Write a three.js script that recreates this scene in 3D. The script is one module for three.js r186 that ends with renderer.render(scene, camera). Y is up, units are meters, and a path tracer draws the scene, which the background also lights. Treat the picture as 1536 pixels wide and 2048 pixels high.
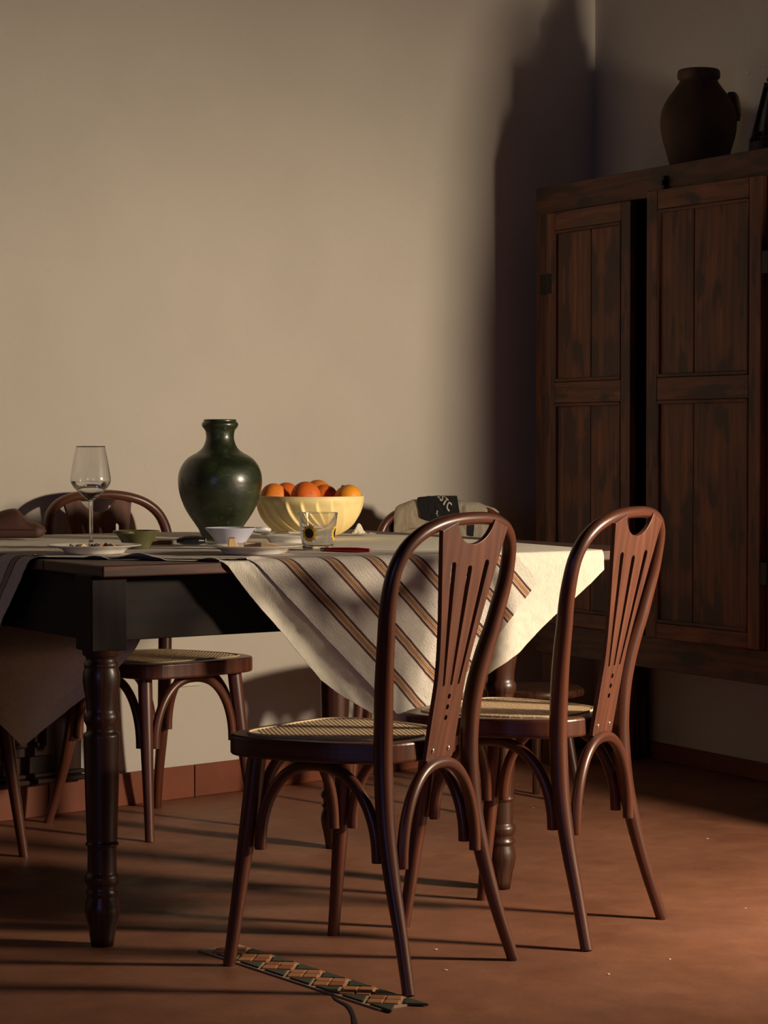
import * as THREE from 'three';
import { RoundedBoxGeometry } from 'three/addons/geometries/RoundedBoxGeometry.js';
import { mergeGeometries, mergeVertices } from 'three/addons/utils/BufferGeometryUtils.js';
import { ImprovedNoise } from 'three/addons/math/ImprovedNoise.js';
import { RectAreaLightUniformsLib } from 'three/addons/lights/RectAreaLightUniformsLib.js';

// ---------------------------------------------------------------- camera, light, exposure
const scene = new THREE.Scene();
scene.background = new THREE.Color(0x05060a);
const renderer = new THREE.WebGLRenderer({ antialias: true });
renderer.toneMapping = THREE.LinearToneMapping;
renderer.toneMappingExposure = 0.95;
renderer.shadowMap.enabled = true;
const camera = new THREE.PerspectiveCamera(24.43, 1536 / 2048, 0.05, 60);
camera.position.set(0, 1.0212, 0);
camera.rotation.set(-Math.atan(144 / 4730), 0, 0);
RectAreaLightUniformsLib.init();

const V0 = (x, y, z) => new THREE.Vector3(x, y, z);
const LAMP = new THREE.Vector3(2.2, 1.20, -4.33);   // bulb of the unseen floor lamp, out of view
const LAMP_AIM = V0(0.0, 0.40, -7.2);
const LAMP_COLOR = new THREE.Color().setRGB(1.0, 0.82, 0.60);
const LAMP_POWER = 26;
const WINDOW_COLOR = new THREE.Color().setRGB(0.42, 0.46, 1.0);
const WINDOW_POWER = 4.8;

// ---------------------------------------------------------------- helpers
const V = (x, y, z) => new THREE.Vector3(x, y, z);
const noise3 = new ImprovedNoise();
function rng(seed) { let s = seed >>> 0; return () => { s = (s + 0x6d2b79f5) >>> 0; let t = Math.imul(s ^ (s >>> 15), 1 | s); t = (t + Math.imul(t ^ (t >>> 7), 61 | t)) ^ t; return ((t ^ (t >>> 14)) >>> 0) / 4294967296; }; }
const rand = rng(7);
const clamp = (x, a = 0, b = 1) => Math.min(b, Math.max(a, x));
const smooth = (a, b, x) => { const t = clamp((x - a) / (b - a)); return t * t * (3 - 2 * t); };
const mix = (a, b, t) => a + (b - a) * t;
const fbm = (x, y, z, o = 4) => { let s = 0, a = 0.5, f = 1; for (let i = 0; i < o; i++) { s += a * noise3.noise(x * f, y * f, z * f + i * 7.3); a *= 0.5; f *= 2; } return s; };

const used = new Map();
function numbered(name) { const n = used.get(name) ?? 0; used.set(name, n + 1); return n ? name + '_' + String(n).padStart(3, '0') : name; }
function shade(o) { o.traverse((m) => { if (m.isMesh) { m.castShadow = true; m.receiveShadow = true; } }); return o; }
function tag(o, label, category, group) { o.userData.label = label; o.userData.category = category; if (group) o.userData.group = group; return o; }
function thing(name, label, category, pos = [0, 0, 0], turn = 0, group) {
  const o = new THREE.Group(); o.name = numbered(name); o.position.set(...pos); o.rotation.y = turn; scene.add(o);
  return tag(o, label, category, group);
}
function part(name, geo, material, parent, pos, rot) {
  const m = new THREE.Mesh(geo, material); m.name = name;
  if (pos) m.position.set(...pos); if (rot) m.rotation.set(...rot);
  parent.add(m); return m;
}
function struct(name, geo, material, parent = scene) {
  const m = geo ? new THREE.Mesh(geo, material) : new THREE.Group(); m.name = name; parent.add(m);
  if (parent === scene) m.userData.kind = 'structure';
  return m;
}
// tube swept along a spline with a radius that varies; sx, sy flatten the section
function sweep(points, radii, { segs = 60, radial = 14, sx = 1, sy = 1, cap = true, up = null, straight = false } = {}) {
  const curve = straight ? new THREE.CurvePath() : new THREE.CatmullRomCurve3(points, false, 'centripetal');
  if (straight) for (let i = 0; i + 1 < points.length; i++) curve.add(new THREE.LineCurve3(points[i], points[i + 1]));
  const pos = [], uv = [], idx = [];
  const P = [], T = [];
  for (let i = 0; i <= segs; i++) { P.push(curve.getPointAt(i / segs)); T.push(curve.getTangentAt(i / segs)); }
  let n = up ? up.clone() : (Math.abs(T[0].y) < 0.9 ? V(0, 1, 0) : V(1, 0, 0));
  n.addScaledVector(T[0], -n.dot(T[0])).normalize();
  let len = 0;
  const R = (t) => { if (typeof radii === 'function') return radii(t); if (typeof radii === 'number') return radii; const k = t * (radii.length - 1), i = Math.min(radii.length - 2, Math.floor(k)); return mix(radii[i], radii[i + 1], k - i); };
  for (let i = 0; i <= segs; i++) {
    n.addScaledVector(T[i], -n.dot(T[i])).normalize();
    const b = T[i].clone().cross(n), r = R(i / segs);
    if (i) len += P[i].distanceTo(P[i - 1]);
    for (let j = 0; j <= radial; j++) {
      const a = (j / radial) * Math.PI * 2, q = P[i].clone().addScaledVector(n, Math.cos(a) * r * sx).addScaledVector(b, Math.sin(a) * r * sy);
      pos.push(q.x, q.y, q.z); uv.push(j / radial * 0.1, len);
    }
  }
  for (let i = 0; i < segs; i++) for (let j = 0; j < radial; j++) { const a = i * (radial + 1) + j, b = a + radial + 1; idx.push(a, b, a + 1, b, b + 1, a + 1); }
  const g = new THREE.BufferGeometry();
  if (cap) for (const e of [0, segs]) {
    const c = pos.length / 3; pos.push(P[e].x, P[e].y, P[e].z); uv.push(0, 0); const ring = [];
    for (let j = 0; j <= radial; j++) { const s = (e * (radial + 1) + j) * 3; ring.push(pos.length / 3); pos.push(pos[s], pos[s + 1], pos[s + 2]); uv.push(j * 0.005, 0.01); }
    for (let j = 0; j < radial; j++) e ? idx.push(c, ring[j], ring[j + 1]) : idx.push(c, ring[j + 1], ring[j]);
  }
  g.setAttribute('position', new THREE.Float32BufferAttribute(pos, 3)); g.setAttribute('uv', new THREE.Float32BufferAttribute(uv, 2)); g.setIndex(idx);
  g.computeVertexNormals();
  // mend the seam
  const nn = g.attributes.normal, w = radial + 1;
  for (let i = 0; i <= segs; i++) { const a = i * w, b = a + radial, m = V(nn.getX(a) + nn.getX(b), nn.getY(a) + nn.getY(b), nn.getZ(a) + nn.getZ(b)).normalize(); nn.setXYZ(a, m.x, m.y, m.z); nn.setXYZ(b, m.x, m.y, m.z); }
  return g;
}
const lathe = (pts, seg = 56) => { const g = new THREE.LatheGeometry(pts.map((p) => new THREE.Vector2(p[0], p[1])), seg); return g; };
// spline-smoothed profile
const curveProfile = (pts, n = 60) => { const c = new THREE.CatmullRomCurve3(pts.map((p) => V(p[0], p[1], 0)), false, 'centripetal'); return c.getPoints(n).map((p) => [Math.max(p.x, 0.0001), p.y]); };
// box with softened edges, uv in metres, grain (v) along the given axis
function plank(w, h, d, x = 0, y = 0, z = 0, grain = 'y', r = 0.003) {
  const g = new RoundedBoxGeometry(w, h, d, 1, Math.min(r, w / 2.2, h / 2.2, d / 2.2));
  return planar(g, grain).translate(x, y, z);
}
function planar(g, grain = 'y', off = true) {
  const p = g.attributes.position, n = g.attributes.normal, uv = new Float32Array(p.count * 2), ou = off ? rand() * 3 : 0, ov = off ? rand() * 3 : 0;
  for (let i = 0; i < p.count; i++) {
    const c = { x: p.getX(i), y: p.getY(i), z: p.getZ(i) }, a = { x: Math.abs(n.getX(i)), y: Math.abs(n.getY(i)), z: Math.abs(n.getZ(i)) };
    const dom = a.x >= a.y && a.x >= a.z ? 'x' : a.y >= a.z ? 'y' : 'z', rest = ['x', 'y', 'z'].filter((k) => k !== dom);
    const v = rest.includes(grain) ? grain : rest[1], u = rest.find((k) => k !== v);
    uv[i * 2] = c[u] + ou; uv[i * 2 + 1] = c[v] + ov;
  }
  g.setAttribute('uv', new THREE.BufferAttribute(uv, 2)); return g;
}
const merge = (list) => mergeGeometries(list.map((g) => { const h = g.index ? g.toNonIndexed() : g.clone(); for (const k of Object.keys(h.attributes)) if (!['position', 'normal', 'uv'].includes(k)) h.deleteAttribute(k); return h; }));

// ---------------------------------------------------------------- textures
function tex(w, h, fn, { srgb = true, rx = 1, ry = 1, mirror = true } = {}) {
  const d = new Uint8Array(w * h * 4);
  for (let y = 0; y < h; y++) for (let x = 0; x < w; x++) { const c = fn(x / w, y / h), i = (y * w + x) * 4; d[i] = clamp(c[0]) * 255; d[i + 1] = clamp(c[1]) * 255; d[i + 2] = clamp(c[2]) * 255; d[i + 3] = 255; }
  const t = new THREE.DataTexture(d, w, h); t.wrapS = t.wrapT = mirror ? THREE.MirroredRepeatWrapping : THREE.RepeatWrapping;
  t.magFilter = THREE.LinearFilter; t.minFilter = THREE.LinearMipmapLinearFilter; t.generateMipmaps = true;
  if (srgb) t.colorSpace = THREE.SRGBColorSpace; t.repeat.set(rx, ry); t.needsUpdate = true; return t;
}
const lerp3 = (a, b, t) => [mix(a[0], b[0], t), mix(a[1], b[1], t), mix(a[2], b[2], t)];
const grey = (x) => [x, x, x];
// wood: texture covers 0.25 m across by 1 m along the grain
function woodTex(dark, light, seed, { figure = 1, knots = 0, stain = 0 } = {}) {
  const r = rng(seed), kn = Array.from({ length: knots }, () => [r(), r(), 0.02 + r() * 0.025]);
  return tex(256, 1024, (u, v) => {
    const warp = fbm(u * 3 + seed, v * 2.2, seed, 3) * 0.5 * figure;
    const ring = 0.5 + 0.5 * Math.sin((u * 16 + warp * 9) * 3.1 + fbm(u * 40, v * 3, seed + 3, 2) * 2.2);
    const pore = fbm(u * 110, v * 7, seed + 9, 2);
    let t = 0.25 + 0.4 * ring * figure + 0.5 * pore + 0.45 * fbm(u * 4, v * 3, seed + 20, 4);
    for (const k of kn) { const dx = (u - k[0]) * 0.25, dy = (v - k[1]) * 0.55, dd = Math.hypot(dx, dy); t -= 1.0 * Math.exp(-Math.pow(dd / k[2] * 1.6, 2)); }
    if (stain) t -= stain * smooth(0.05, 0.4, fbm(u * 5 + 9, v * 6, seed + 40, 4)) ;
    return lerp3(dark, light, clamp(t));
  }, { rx: 4, ry: 1 });
}
const c255 = (r, g, b) => [r / 255, g / 255, b / 255];
const T = {
  chair: woodTex(c255(66, 34, 22), c255(128, 70, 46), 3, { figure: 0.7 }),
  splat: woodTex(c255(80, 45, 33), c255(126, 77, 56), 5, { figure: 0.9 }),
  table: woodTex(c255(30, 16, 10), c255(72, 41, 25), 11, { figure: 0.9, stain: 0.5 }),
  cabinet: woodTex(c255(50, 28, 15), c255(152, 92, 50), 17, { figure: 0.45, knots: 5, stain: 0.7 }),
  cabinetDark: woodTex(c255(44, 22, 12), c255(116, 64, 35), 23, { figure: 0.8, knots: 2, stain: 0.6 }),
  wall: tex(512, 512, (u, v) => { const f = fbm(u * 5, v * 5, 1, 5), g = fbm(u * 1.4, v * 1.4, 5, 3), k = 1 + 0.05 * f + 0.07 * g; return [0.80 * k, 0.765 * k, 0.72 * k]; }, { rx: 0.45, ry: 0.45 }),
  wallBump: tex(512, 512, (u, v) => { const f = fbm(u * 6, v * 6, 2, 3) * 0.9 + fbm(u * 60, v * 60, 4, 3) * 0.3; const pit = smooth(0.34, 0.46, fbm(u * 34 + 3, v * 34, 8, 2)); return grey(0.5 + 0.35 * f - 0.4 * pit); }, { srgb: false, rx: 1.1, ry: 1.1 }),
  floor: tex(1024, 1024, (u, v) => {
    const f = fbm(u * 5, v * 5, 12, 5), g = fbm(u * 30, v * 30, 14, 3), m = fbm(u * 2, v * 2, 15, 3);
    let c = lerp3([0.455, 0.288, 0.212], [0.605, 0.405, 0.302], clamp(0.5 + 0.9 * f + 0.45 * m));
    c = lerp3(c, [0.40, 0.22, 0.15], 0.35 * smooth(0.1, 0.4, fbm(u * 9 + 5, v * 9, 19, 4)));
    c = lerp3(c, [0.70, 0.50, 0.38], 0.35 * smooth(0.28, 0.5, fbm(u * 12 + 1, v * 22, 29, 4)));
    const k = 1 + 0.14 * g; return [c[0] * k, c[1] * k, c[2] * k];
  }, { rx: 0.4, ry: 0.4 }),
  floorRough: tex(512, 512, (u, v) => grey(0.56 + 0.35 * fbm(u * 8, v * 8, 33, 4) + 0.12 * fbm(u * 60, v * 60, 34, 2)), { srgb: false, rx: 0.5, ry: 0.5 }),
  floorBump: tex(512, 512, (u, v) => grey(0.5 + 0.5 * fbm(u * 6, v * 6, 41, 3) + 0.25 * fbm(u * 70, v * 70, 42, 3)), { srgb: false, rx: 1.2, ry: 1.2 }),
  linenBump: tex(512, 512, (u, v) => { const a = Math.sin(u * Math.PI * 2 * 64) * Math.sin(v * Math.PI * 2 * 64); return grey(0.5 + 0.17 * a + 0.5 * fbm(u * 60, v * 14, 51, 3)); }, { srgb: false, rx: 6, ry: 6 }),
  linen: tex(512, 512, (u, v) => { const k = 1 + 0.06 * fbm(u * 40, v * 40, 61, 3) + 0.05 * fbm(u * 4, v * 4, 62, 3); return [0.895 * k, 0.865 * k, 0.80 * k]; }, { rx: 2, ry: 2 }),
  glaze: tex(512, 512, (u, v) => { const f = fbm(u * 9, v * 9, 71, 5), s = smooth(0.12, 0.5, fbm(u * 26, v * 26, 73, 4)); let c = lerp3([0.10, 0.125, 0.075], [0.20, 0.245, 0.14], clamp(0.45 + 1.1 * f)); c = lerp3(c, [0.42, 0.45, 0.28], 0.4 * s); return c; }, { mirror: true }),
  clay: tex(512, 512, (u, v) => { const f = fbm(u * 6, v * 6, 81, 5); return lerp3([0.22, 0.16, 0.115], [0.42, 0.32, 0.23], clamp(0.5 + 0.9 * f)); }),
  peel: tex(256, 256, (u, v) => grey(0.5 + 0.7 * fbm(u * 30, v * 30, 91, 2)), { srgb: false, rx: 2, ry: 1 }),
  leather: tex(256, 256, (u, v) => grey(0.5 + 0.6 * fbm(u * 28, v * 28, 95, 3)), { srgb: false, rx: 6, ry: 6 }),
};
// striped runner: u runs across its width (0 .. 0.458 m)
const RW = 0.458;
T.runner = tex(1024, 256, (u, v) => {
  const q = u * RW;
  const slub = fbm(u * 46, v * 150, 101, 2);
  let c = [0.87, 0.835, 0.79]; const k = 1 + 0.10 * slub + 0.05 * fbm(u * 5, v * 5, 103, 3); c = c.map((x) => x * k);
  for (let i = 0; i < 6; i++) {
    const d = q - (0.055 + i * 0.0725) + 0.0006 * fbm(v * 30, i, 7, 2), a = Math.abs(d);
    const band = (c0, w, col) => { const m = 1 - smooth(w / 2 - 0.0006, w / 2 + 0.0006, Math.abs(d - c0)); c = lerp3(c, col, m * 0.94); };
    if (a < 0.0125) c = lerp3(c, [0.82, 0.72, 0.64], 0.6);
    band(-0.0098, 0.0052, [0.33, 0.19, 0.165]); band(0.0098, 0.0052, [0.33, 0.19, 0.165]);
    band(0, 0.0042, [0.62, 0.40, 0.16]); band(-0.0042, 0.0018, [0.52, 0.33, 0.25]); band(0.0042, 0.0018, [0.52, 0.33, 0.25]);
  }
  return c;
}, { rx: 1 / RW, ry: 4 });
function M(o) { return new THREE.MeshStandardMaterial(Object.assign({ roughness: 0.6, metalness: 0, side: THREE.DoubleSide }, o)); }
function P(o) { return new THREE.MeshPhysicalMaterial(Object.assign({ roughness: 0.5, metalness: 0, side: THREE.DoubleSide }, o)); }
const rgb = (r, g, b) => new THREE.Color(r / 255, g / 255, b / 255).convertSRGBToLinear();
const mat = {
  shadedBowl: P({ color: rgb(196, 196, 214), roughness: 0.25, clearcoat: 0.5, clearcoatRoughness: 0.12 }),  // white bowl tinted lavender; its bluish shade is put into the colour
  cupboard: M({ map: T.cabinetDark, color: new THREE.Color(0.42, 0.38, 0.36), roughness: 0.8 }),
  apron: M({ map: T.table, color: new THREE.Color(0.28, 0.22, 0.20), roughness: 0.85 }),  // same table wood darkened; shade below the top put into the colour
  wall: M({ map: T.wall, bumpMap: T.wallBump, bumpScale: 0.0022, roughness: 0.92 }),
  unseenDark: M({ map: T.cabinetDark, color: new THREE.Color(0.8, 0.75, 0.7), roughness: 0.8 }),  // dark finish for unseen walls and ceiling, chosen to cut bounced light
  ceiling: M({ color: rgb(206, 196, 182), roughness: 0.95 }),
  floor: M({ map: T.floor, roughnessMap: T.floorRough, roughness: 1, bumpMap: T.floorBump, bumpScale: 0.0016 }),
  skirting: M({ map: T.floor, color: new THREE.Color(0.8, 0.50, 0.36), roughness: 0.55, bumpMap: T.floorBump, bumpScale: 0.001 }),
  chair: P({ map: T.chair, roughness: 0.38, clearcoat: 0.35, clearcoatRoughness: 0.3 }),
  splat: P({ map: T.splat, roughness: 0.45, clearcoat: 0.2, clearcoatRoughness: 0.4 }),
  cane: M({ color: rgb(226, 200, 162), roughness: 0.6 }),
  chrome: M({ color: rgb(215, 205, 190), metalness: 1, roughness: 0.28 }),
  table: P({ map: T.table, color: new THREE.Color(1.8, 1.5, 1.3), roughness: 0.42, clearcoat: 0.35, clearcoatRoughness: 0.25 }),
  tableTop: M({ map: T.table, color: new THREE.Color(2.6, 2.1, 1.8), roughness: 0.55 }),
  cabinet: M({ map: T.cabinet, color: new THREE.Color(1.3, 1.08, 0.88), roughness: 0.62 }),
  cabinetDark: M({ map: T.cabinetDark, color: new THREE.Color(1.15, 1.0, 0.85), roughness: 0.62 }),
  iron: M({ color: rgb(44, 40, 38), metalness: 0.7, roughness: 0.6 }),
  linen: P({ map: T.linen, bumpMap: T.linenBump, bumpScale: 0.002, roughness: 0.95, sheen: 0.6, sheenColor: new THREE.Color(1, 0.95, 0.86), sheenRoughness: 0.5 }),
  runner: P({ map: T.runner, bumpMap: T.linenBump, bumpScale: 0.003, roughness: 0.97, sheen: 0.6, sheenColor: new THREE.Color(1, 0.93, 0.86), sheenRoughness: 0.5 }),
  porcelain: P({ color: rgb(226, 222, 216), roughness: 0.22, clearcoat: 0.5, clearcoatRoughness: 0.12 }),
  greenBowl: P({ color: rgb(96, 94, 60), roughness: 0.35, clearcoat: 0.4, clearcoatRoughness: 0.2 }),
  glaze: P({ map: T.glaze, roughness: 0.40, clearcoat: 0.5, clearcoatRoughness: 0.24, bumpMap: T.peel, bumpScale: 0.0004 }),
  cream: P({ color: rgb(250, 226, 160), roughness: 0.42, clearcoat: 0.15, clearcoatRoughness: 0.4 }),
  clay: M({ map: T.clay, roughness: 0.9 }),
  glass: P({ color: 0xffffff, transmission: 1, roughness: 0.0, clearcoat: 1, clearcoatRoughness: 0.14, ior: 1.45, thickness: 0.02, side: THREE.FrontSide }),
  thinGlass: P({ color: 0xffffff, transmission: 1, roughness: 0.0, ior: 1.3, thickness: 0 }),
  water: P({ color: 0xffffff, transmission: 1, roughness: 0.0, ior: 1.33, thickness: 0.02, side: THREE.FrontSide }),
  orangeA: M({ color: rgb(236, 132, 40), roughness: 0.5, bumpMap: T.peel, bumpScale: 0.0007 }),
  orangeB: M({ color: rgb(226, 108, 34), roughness: 0.5, bumpMap: T.peel, bumpScale: 0.0007 }),
  orangeC: M({ color: rgb(244, 158, 36), roughness: 0.5, bumpMap: T.peel, bumpScale: 0.0007 }),
  stem: M({ color: rgb(96, 92, 40), roughness: 0.9 }),
  red: P({ color: rgb(190, 24, 38), roughness: 0.3, clearcoat: 0.5, clearcoatRoughness: 0.15 }),
  steel: M({ color: rgb(200, 200, 200), metalness: 1, roughness: 0.22 }),
  black: P({ color: rgb(22, 22, 25), roughness: 0.35 }),
  cheese: M({ color: rgb(226, 186, 138), roughness: 0.75 }),
  rind: M({ color: rgb(170, 120, 78), roughness: 0.8 }),
  leather: M({ color: rgb(74, 40, 28), roughness: 0.6, bumpMap: T.leather, bumpScale: 0.0006 }),
  cardboard: M({ color: rgb(120, 78, 48), roughness: 0.8 }),
  paper: M({ color: rgb(224, 214, 196), roughness: 0.9 }),
  khaki: M({ color: rgb(186, 172, 148), roughness: 0.95, bumpMap: T.linenBump, bumpScale: 0.0006 }),
  stone: M({ color: rgb(172, 162, 144), roughness: 0.95, bumpMap: T.linenBump, bumpScale: 0.0006 }),
  slate: M({ color: rgb(84, 84, 86), roughness: 0.95 }),
  blackCloth: M({ color: rgb(26, 26, 30), roughness: 0.95 }),
  grout: M({ color: rgb(176, 150, 122), roughness: 0.95 }),
  tileGreen: M({ color: rgb(66, 70, 58), roughness: 0.5 }),
  tileTan: M({ color: rgb(172, 116, 78), roughness: 0.6 }),
  tileRed: M({ color: rgb(150, 90, 58), roughness: 0.6 }),
  dark: M({ color: rgb(34, 22, 18), roughness: 0.9 }),
  plaster: M({ color: rgb(214, 206, 192), roughness: 0.8 }),
  shade: M({ color: rgb(60, 52, 44), roughness: 0.7 }),
};

// ---------------------------------------------------------------- the room
// corner of the two walls in view; the back wall runs to the left, the side wall towards the camera
const CORNER = V(0.70, 0, -7.887), BW = V(-0.74, 0, 0.673).normalize(), RWD = V(0.4699, 0, 0.8827).normalize();
const BL = 7.0, RL = 10.5, HGT = 3.0;
const J1 = CORNER.clone().addScaledVector(RWD, 1.95), J2 = J1.clone().add(V(0.8827 * 1.7, 0, -0.4699 * 1.7));
const LEFTC = CORNER.clone().addScaledVector(BW, BL), NEARR = J2.clone().addScaledVector(RWD, RL - 1.95), NEARL = LEFTC.clone().addScaledVector(RWD, 6.4);
// wall along p -> q, its inner face on that line, thickness th outwards (outward given), with rectangular openings [s0, s1, y0, y1]
function wallGeo(p, q, outward, openings = [], th = 0.3, h = HGT, ext = 0.35) {
  const L = p.distanceTo(q), d = q.clone().sub(p).normalize();
  const s = new THREE.Shape([[-ext, 0], [L + ext, 0], [L + ext, h], [-ext, h]].map((a) => new THREE.Vector2(...a)));
  for (const [a, b, y0, y1] of openings) s.holes.push(new THREE.Path([[a, y0], [a, y1], [b, y1], [b, y0]].map((c) => new THREE.Vector2(...c))));
  const g = new THREE.ExtrudeGeometry(s, { depth: th, bevelEnabled: false });
  const m = new THREE.Matrix4().makeBasis(d, V(0, 1, 0), outward.clone()); m.setPosition(p);
  g.applyMatrix4(m);
  if (d.clone().cross(V(0, 1, 0)).dot(outward) < 0) { const i = g.attributes.position; for (let t = 0; t < i.count; t += 3) for (const at of [g.attributes.position, g.attributes.normal, g.attributes.uv]) { const n = at.itemSize, A = []; for (let c = 0; c < n; c++) { A.push(at.array[(t + 1) * n + c]); at.array[(t + 1) * n + c] = at.array[(t + 2) * n + c]; at.array[(t + 2) * n + c] = A[c]; } } g.computeVertexNormals(); }
  return g;
}
const bwN = V(-0.673, 0, -0.74).normalize(), rwN = V(0.8827, 0, -0.4699).normalize();
const backWall = struct('wall_back', wallGeo(CORNER, LEFTC, bwN, [], 0.3, HGT, 0), mat.wall);
const rightWall = struct('wall_right', wallGeo(CORNER, J1, rwN, [], 0.3, HGT, 0), mat.wall);
struct('unseen_wall_alcove', wallGeo(J1.clone().addScaledVector(rwN, 0.3), J2, RWD.clone().negate(), [], 0.3, HGT, 0), mat.unseenDark);  // out of view, wall stepped back to give the unseen lamp room
struct('wall_right_near', wallGeo(J2, NEARR, rwN, [], 0.3, HGT, 0.3), mat.unseenDark);
const lw = LEFTC.clone().sub(NEARL), leftN = V(-0.8827, 0, 0.4699).normalize();
const WIN = [4.9, 6.0, 0.7, 1.9];
struct('wall_left', wallGeo(LEFTC, NEARL, leftN, [WIN], 0.3, HGT, 0.3), mat.unseenDark);
const nd = NEARL.clone().sub(NEARR).normalize(); const nearN = V(-nd.z, 0, nd.x); if (nearN.z < 0) nearN.negate();
struct('wall_near', wallGeo(NEARR, NEARL, nearN, [], 0.3, HGT, 0.3), mat.unseenDark);
const slab = (y, th) => new THREE.BoxGeometry(15, th, 14).translate(1.6, y + th / 2, -2.4);
const floor = struct('floor', planar(slab(-0.2, 0.2), 'z', false), mat.floor);
struct('ceiling', planar(slab(HGT, 0.2), 'z', false), mat.unseenDark);

// skirting of the back wall: terracotta tiles with thin joints
{
  const g = struct('baseboard_back', null, null); const tl = 0.50, first = 0.19;
  const variants = [0, 1, 2].map(() => plank(tl - 0.003, 0.092, 0.014, 0, 0.046, 0, 'x', 0.003));
  for (let i = -1; i < 7; i++) {
    const s = first + i * tl + tl / 2; const a = Math.max(0.0, s - tl / 2); if (s > 3.6) break;
    const t = part('tile', i < 0 ? plank(first - 0.003, 0.092, 0.014, 0, 0.046, 0, 'x', 0.003) : variants[i % 3], mat.skirting, g);
    const c = i < 0 ? first / 2 : s;
    t.position.copy(CORNER).addScaledVector(BW, c).addScaledVector(bwN, -0.007); t.rotation.y = Math.atan2(-BW.z, BW.x);
  }
  const r = struct('baseboard_right', plank(1.95, 0.055, 0.012, 0.975, 0.0275, 0, 'x', 0.003), mat.skirting);
  r.position.copy(CORNER).addScaledVector(rwN, -0.006); r.rotation.y = Math.atan2(-RWD.z, RWD.x);
}
// unseen bluish window behind the camera, placed to light the shaded sides: frame, panes that glow faintly, and the light they let in
{
  const [s0, s1, y0, y1] = WIN, w = s1 - s0, h = y1 - y0;
  const o = struct('unseen_window_1', null, null); o.position.copy(LEFTC).addScaledVector(RWD, (s0 + s1) / 2); o.position.y = (y0 + y1) / 2; o.rotation.y = Math.atan2(-RWD.z, RWD.x) + Math.PI;
  // local +z points into the room
  const fr = []; for (const x of [-w / 2 + 0.03, 0, w / 2 - 0.03]) fr.push(plank(0.055, h, 0.06, x, 0, -0.12)); for (const y of [-h / 2 + 0.03, 0, h / 2 - 0.03]) fr.push(plank(w, 0.055, 0.06, 0, y, -0.12, 'x'));
  part('window_frame', merge(fr), mat.cabinetDark, o);
  const pane = M({ color: 0x223044, emissive: WINDOW_COLOR, emissiveIntensity: 0.5, roughness: 0.3 });
  part('window_pane', new THREE.BoxGeometry(w - 0.02, h - 0.02, 0.006).translate(0, 0, -0.135), pane, o);
  part('window_sill', plank(w + 0.1, 0.03, 0.2, 0, -h / 2 - 0.014, 0.02, 'x'), mat.cabinetDark, o);
  const L = new THREE.RectAreaLight(WINDOW_COLOR, WINDOW_POWER, w, h); L.name = 'unseen_window_light';
  L.position.copy(o.position).addScaledVector(leftN, -0.03); scene.add(L); L.lookAt(L.position.clone().sub(leftN));
}
// unseen floor lamp, out of view on the right, placed to light table and wall: a reflector head on a pole, aimed across the table at the back wall
{
  const o = thing('unseen_floor_lamp', 'unseen floor lamp with a dark reflector head, out of view, lighting the table and back wall', 'lamp', [LAMP.x, 0, LAMP.z]);
  const dir = LAMP_AIM.clone().sub(LAMP).normalize(), back = dir.clone().negate();
  const px = back.x * 0.16, pz = back.z * 0.16;
  part('base', lathe([[0, 0], [0.14, 0], [0.14, 0.012], [0.05, 0.03], [0.0, 0.034]]).translate(px, 0, pz), mat.shade, o);
  part('pole', sweep([V(px, 0.03, pz), V(px, LAMP.y + back.y * 0.16, pz)], 0.01, { segs: 6, radial: 10, straight: true }), mat.shade, o);
  const q = new THREE.Quaternion().setFromUnitVectors(V(0, 1, 0), dir);
  const head = part('reflector', lathe([[0.0, -0.165], [0.03, -0.163], [0.06, -0.14], [0.135, -0.03], [0.138, -0.012], [0.133, -0.012], [0.129, -0.03], [0.055, -0.135], [0.0, -0.155]]), mat.shade, o, [0, LAMP.y, 0]); head.quaternion.copy(q);
  const glow = M({ color: 0x332211, emissive: LAMP_COLOR, emissiveIntensity: 14 });
  const disc = part('diffuser', new THREE.CylinderGeometry(0.126, 0.126, 0.004, 40).translate(0, -0.03, 0), glow, o, [0, LAMP.y, 0]); disc.quaternion.copy(q);
  const az = Math.atan2(dir.x, dir.z), vs = new THREE.Shape(); vs.absarc(0, 0, 0.40, -1.25, 1.25, false); vs.absarc(0, 0, 0.10, 1.25, -1.25, true); vs.closePath();
  part('visor', new THREE.ExtrudeGeometry(vs, { depth: 0.004, bevelEnabled: false, curveSegments: 24 }).rotateX(-Math.PI / 2).rotateY(az - Math.PI / 2), mat.shade, o, [dir.x * 0.1, LAMP.y + 0.103, dir.z * 0.1]);  // unseen flap above the lamp, shaped to dim the upper back wall
  const L = new THREE.SpotLight(LAMP_COLOR, LAMP_POWER, 0, 1.40, 0.6); L.name = 'unseen_lamp_light'; L.position.copy(LAMP).addScaledVector(dir, 0.12); L.target.position.copy(LAMP_AIM); L.castShadow = true; L.shadow.radius = 5.5; scene.add(L, L.target);
}
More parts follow.
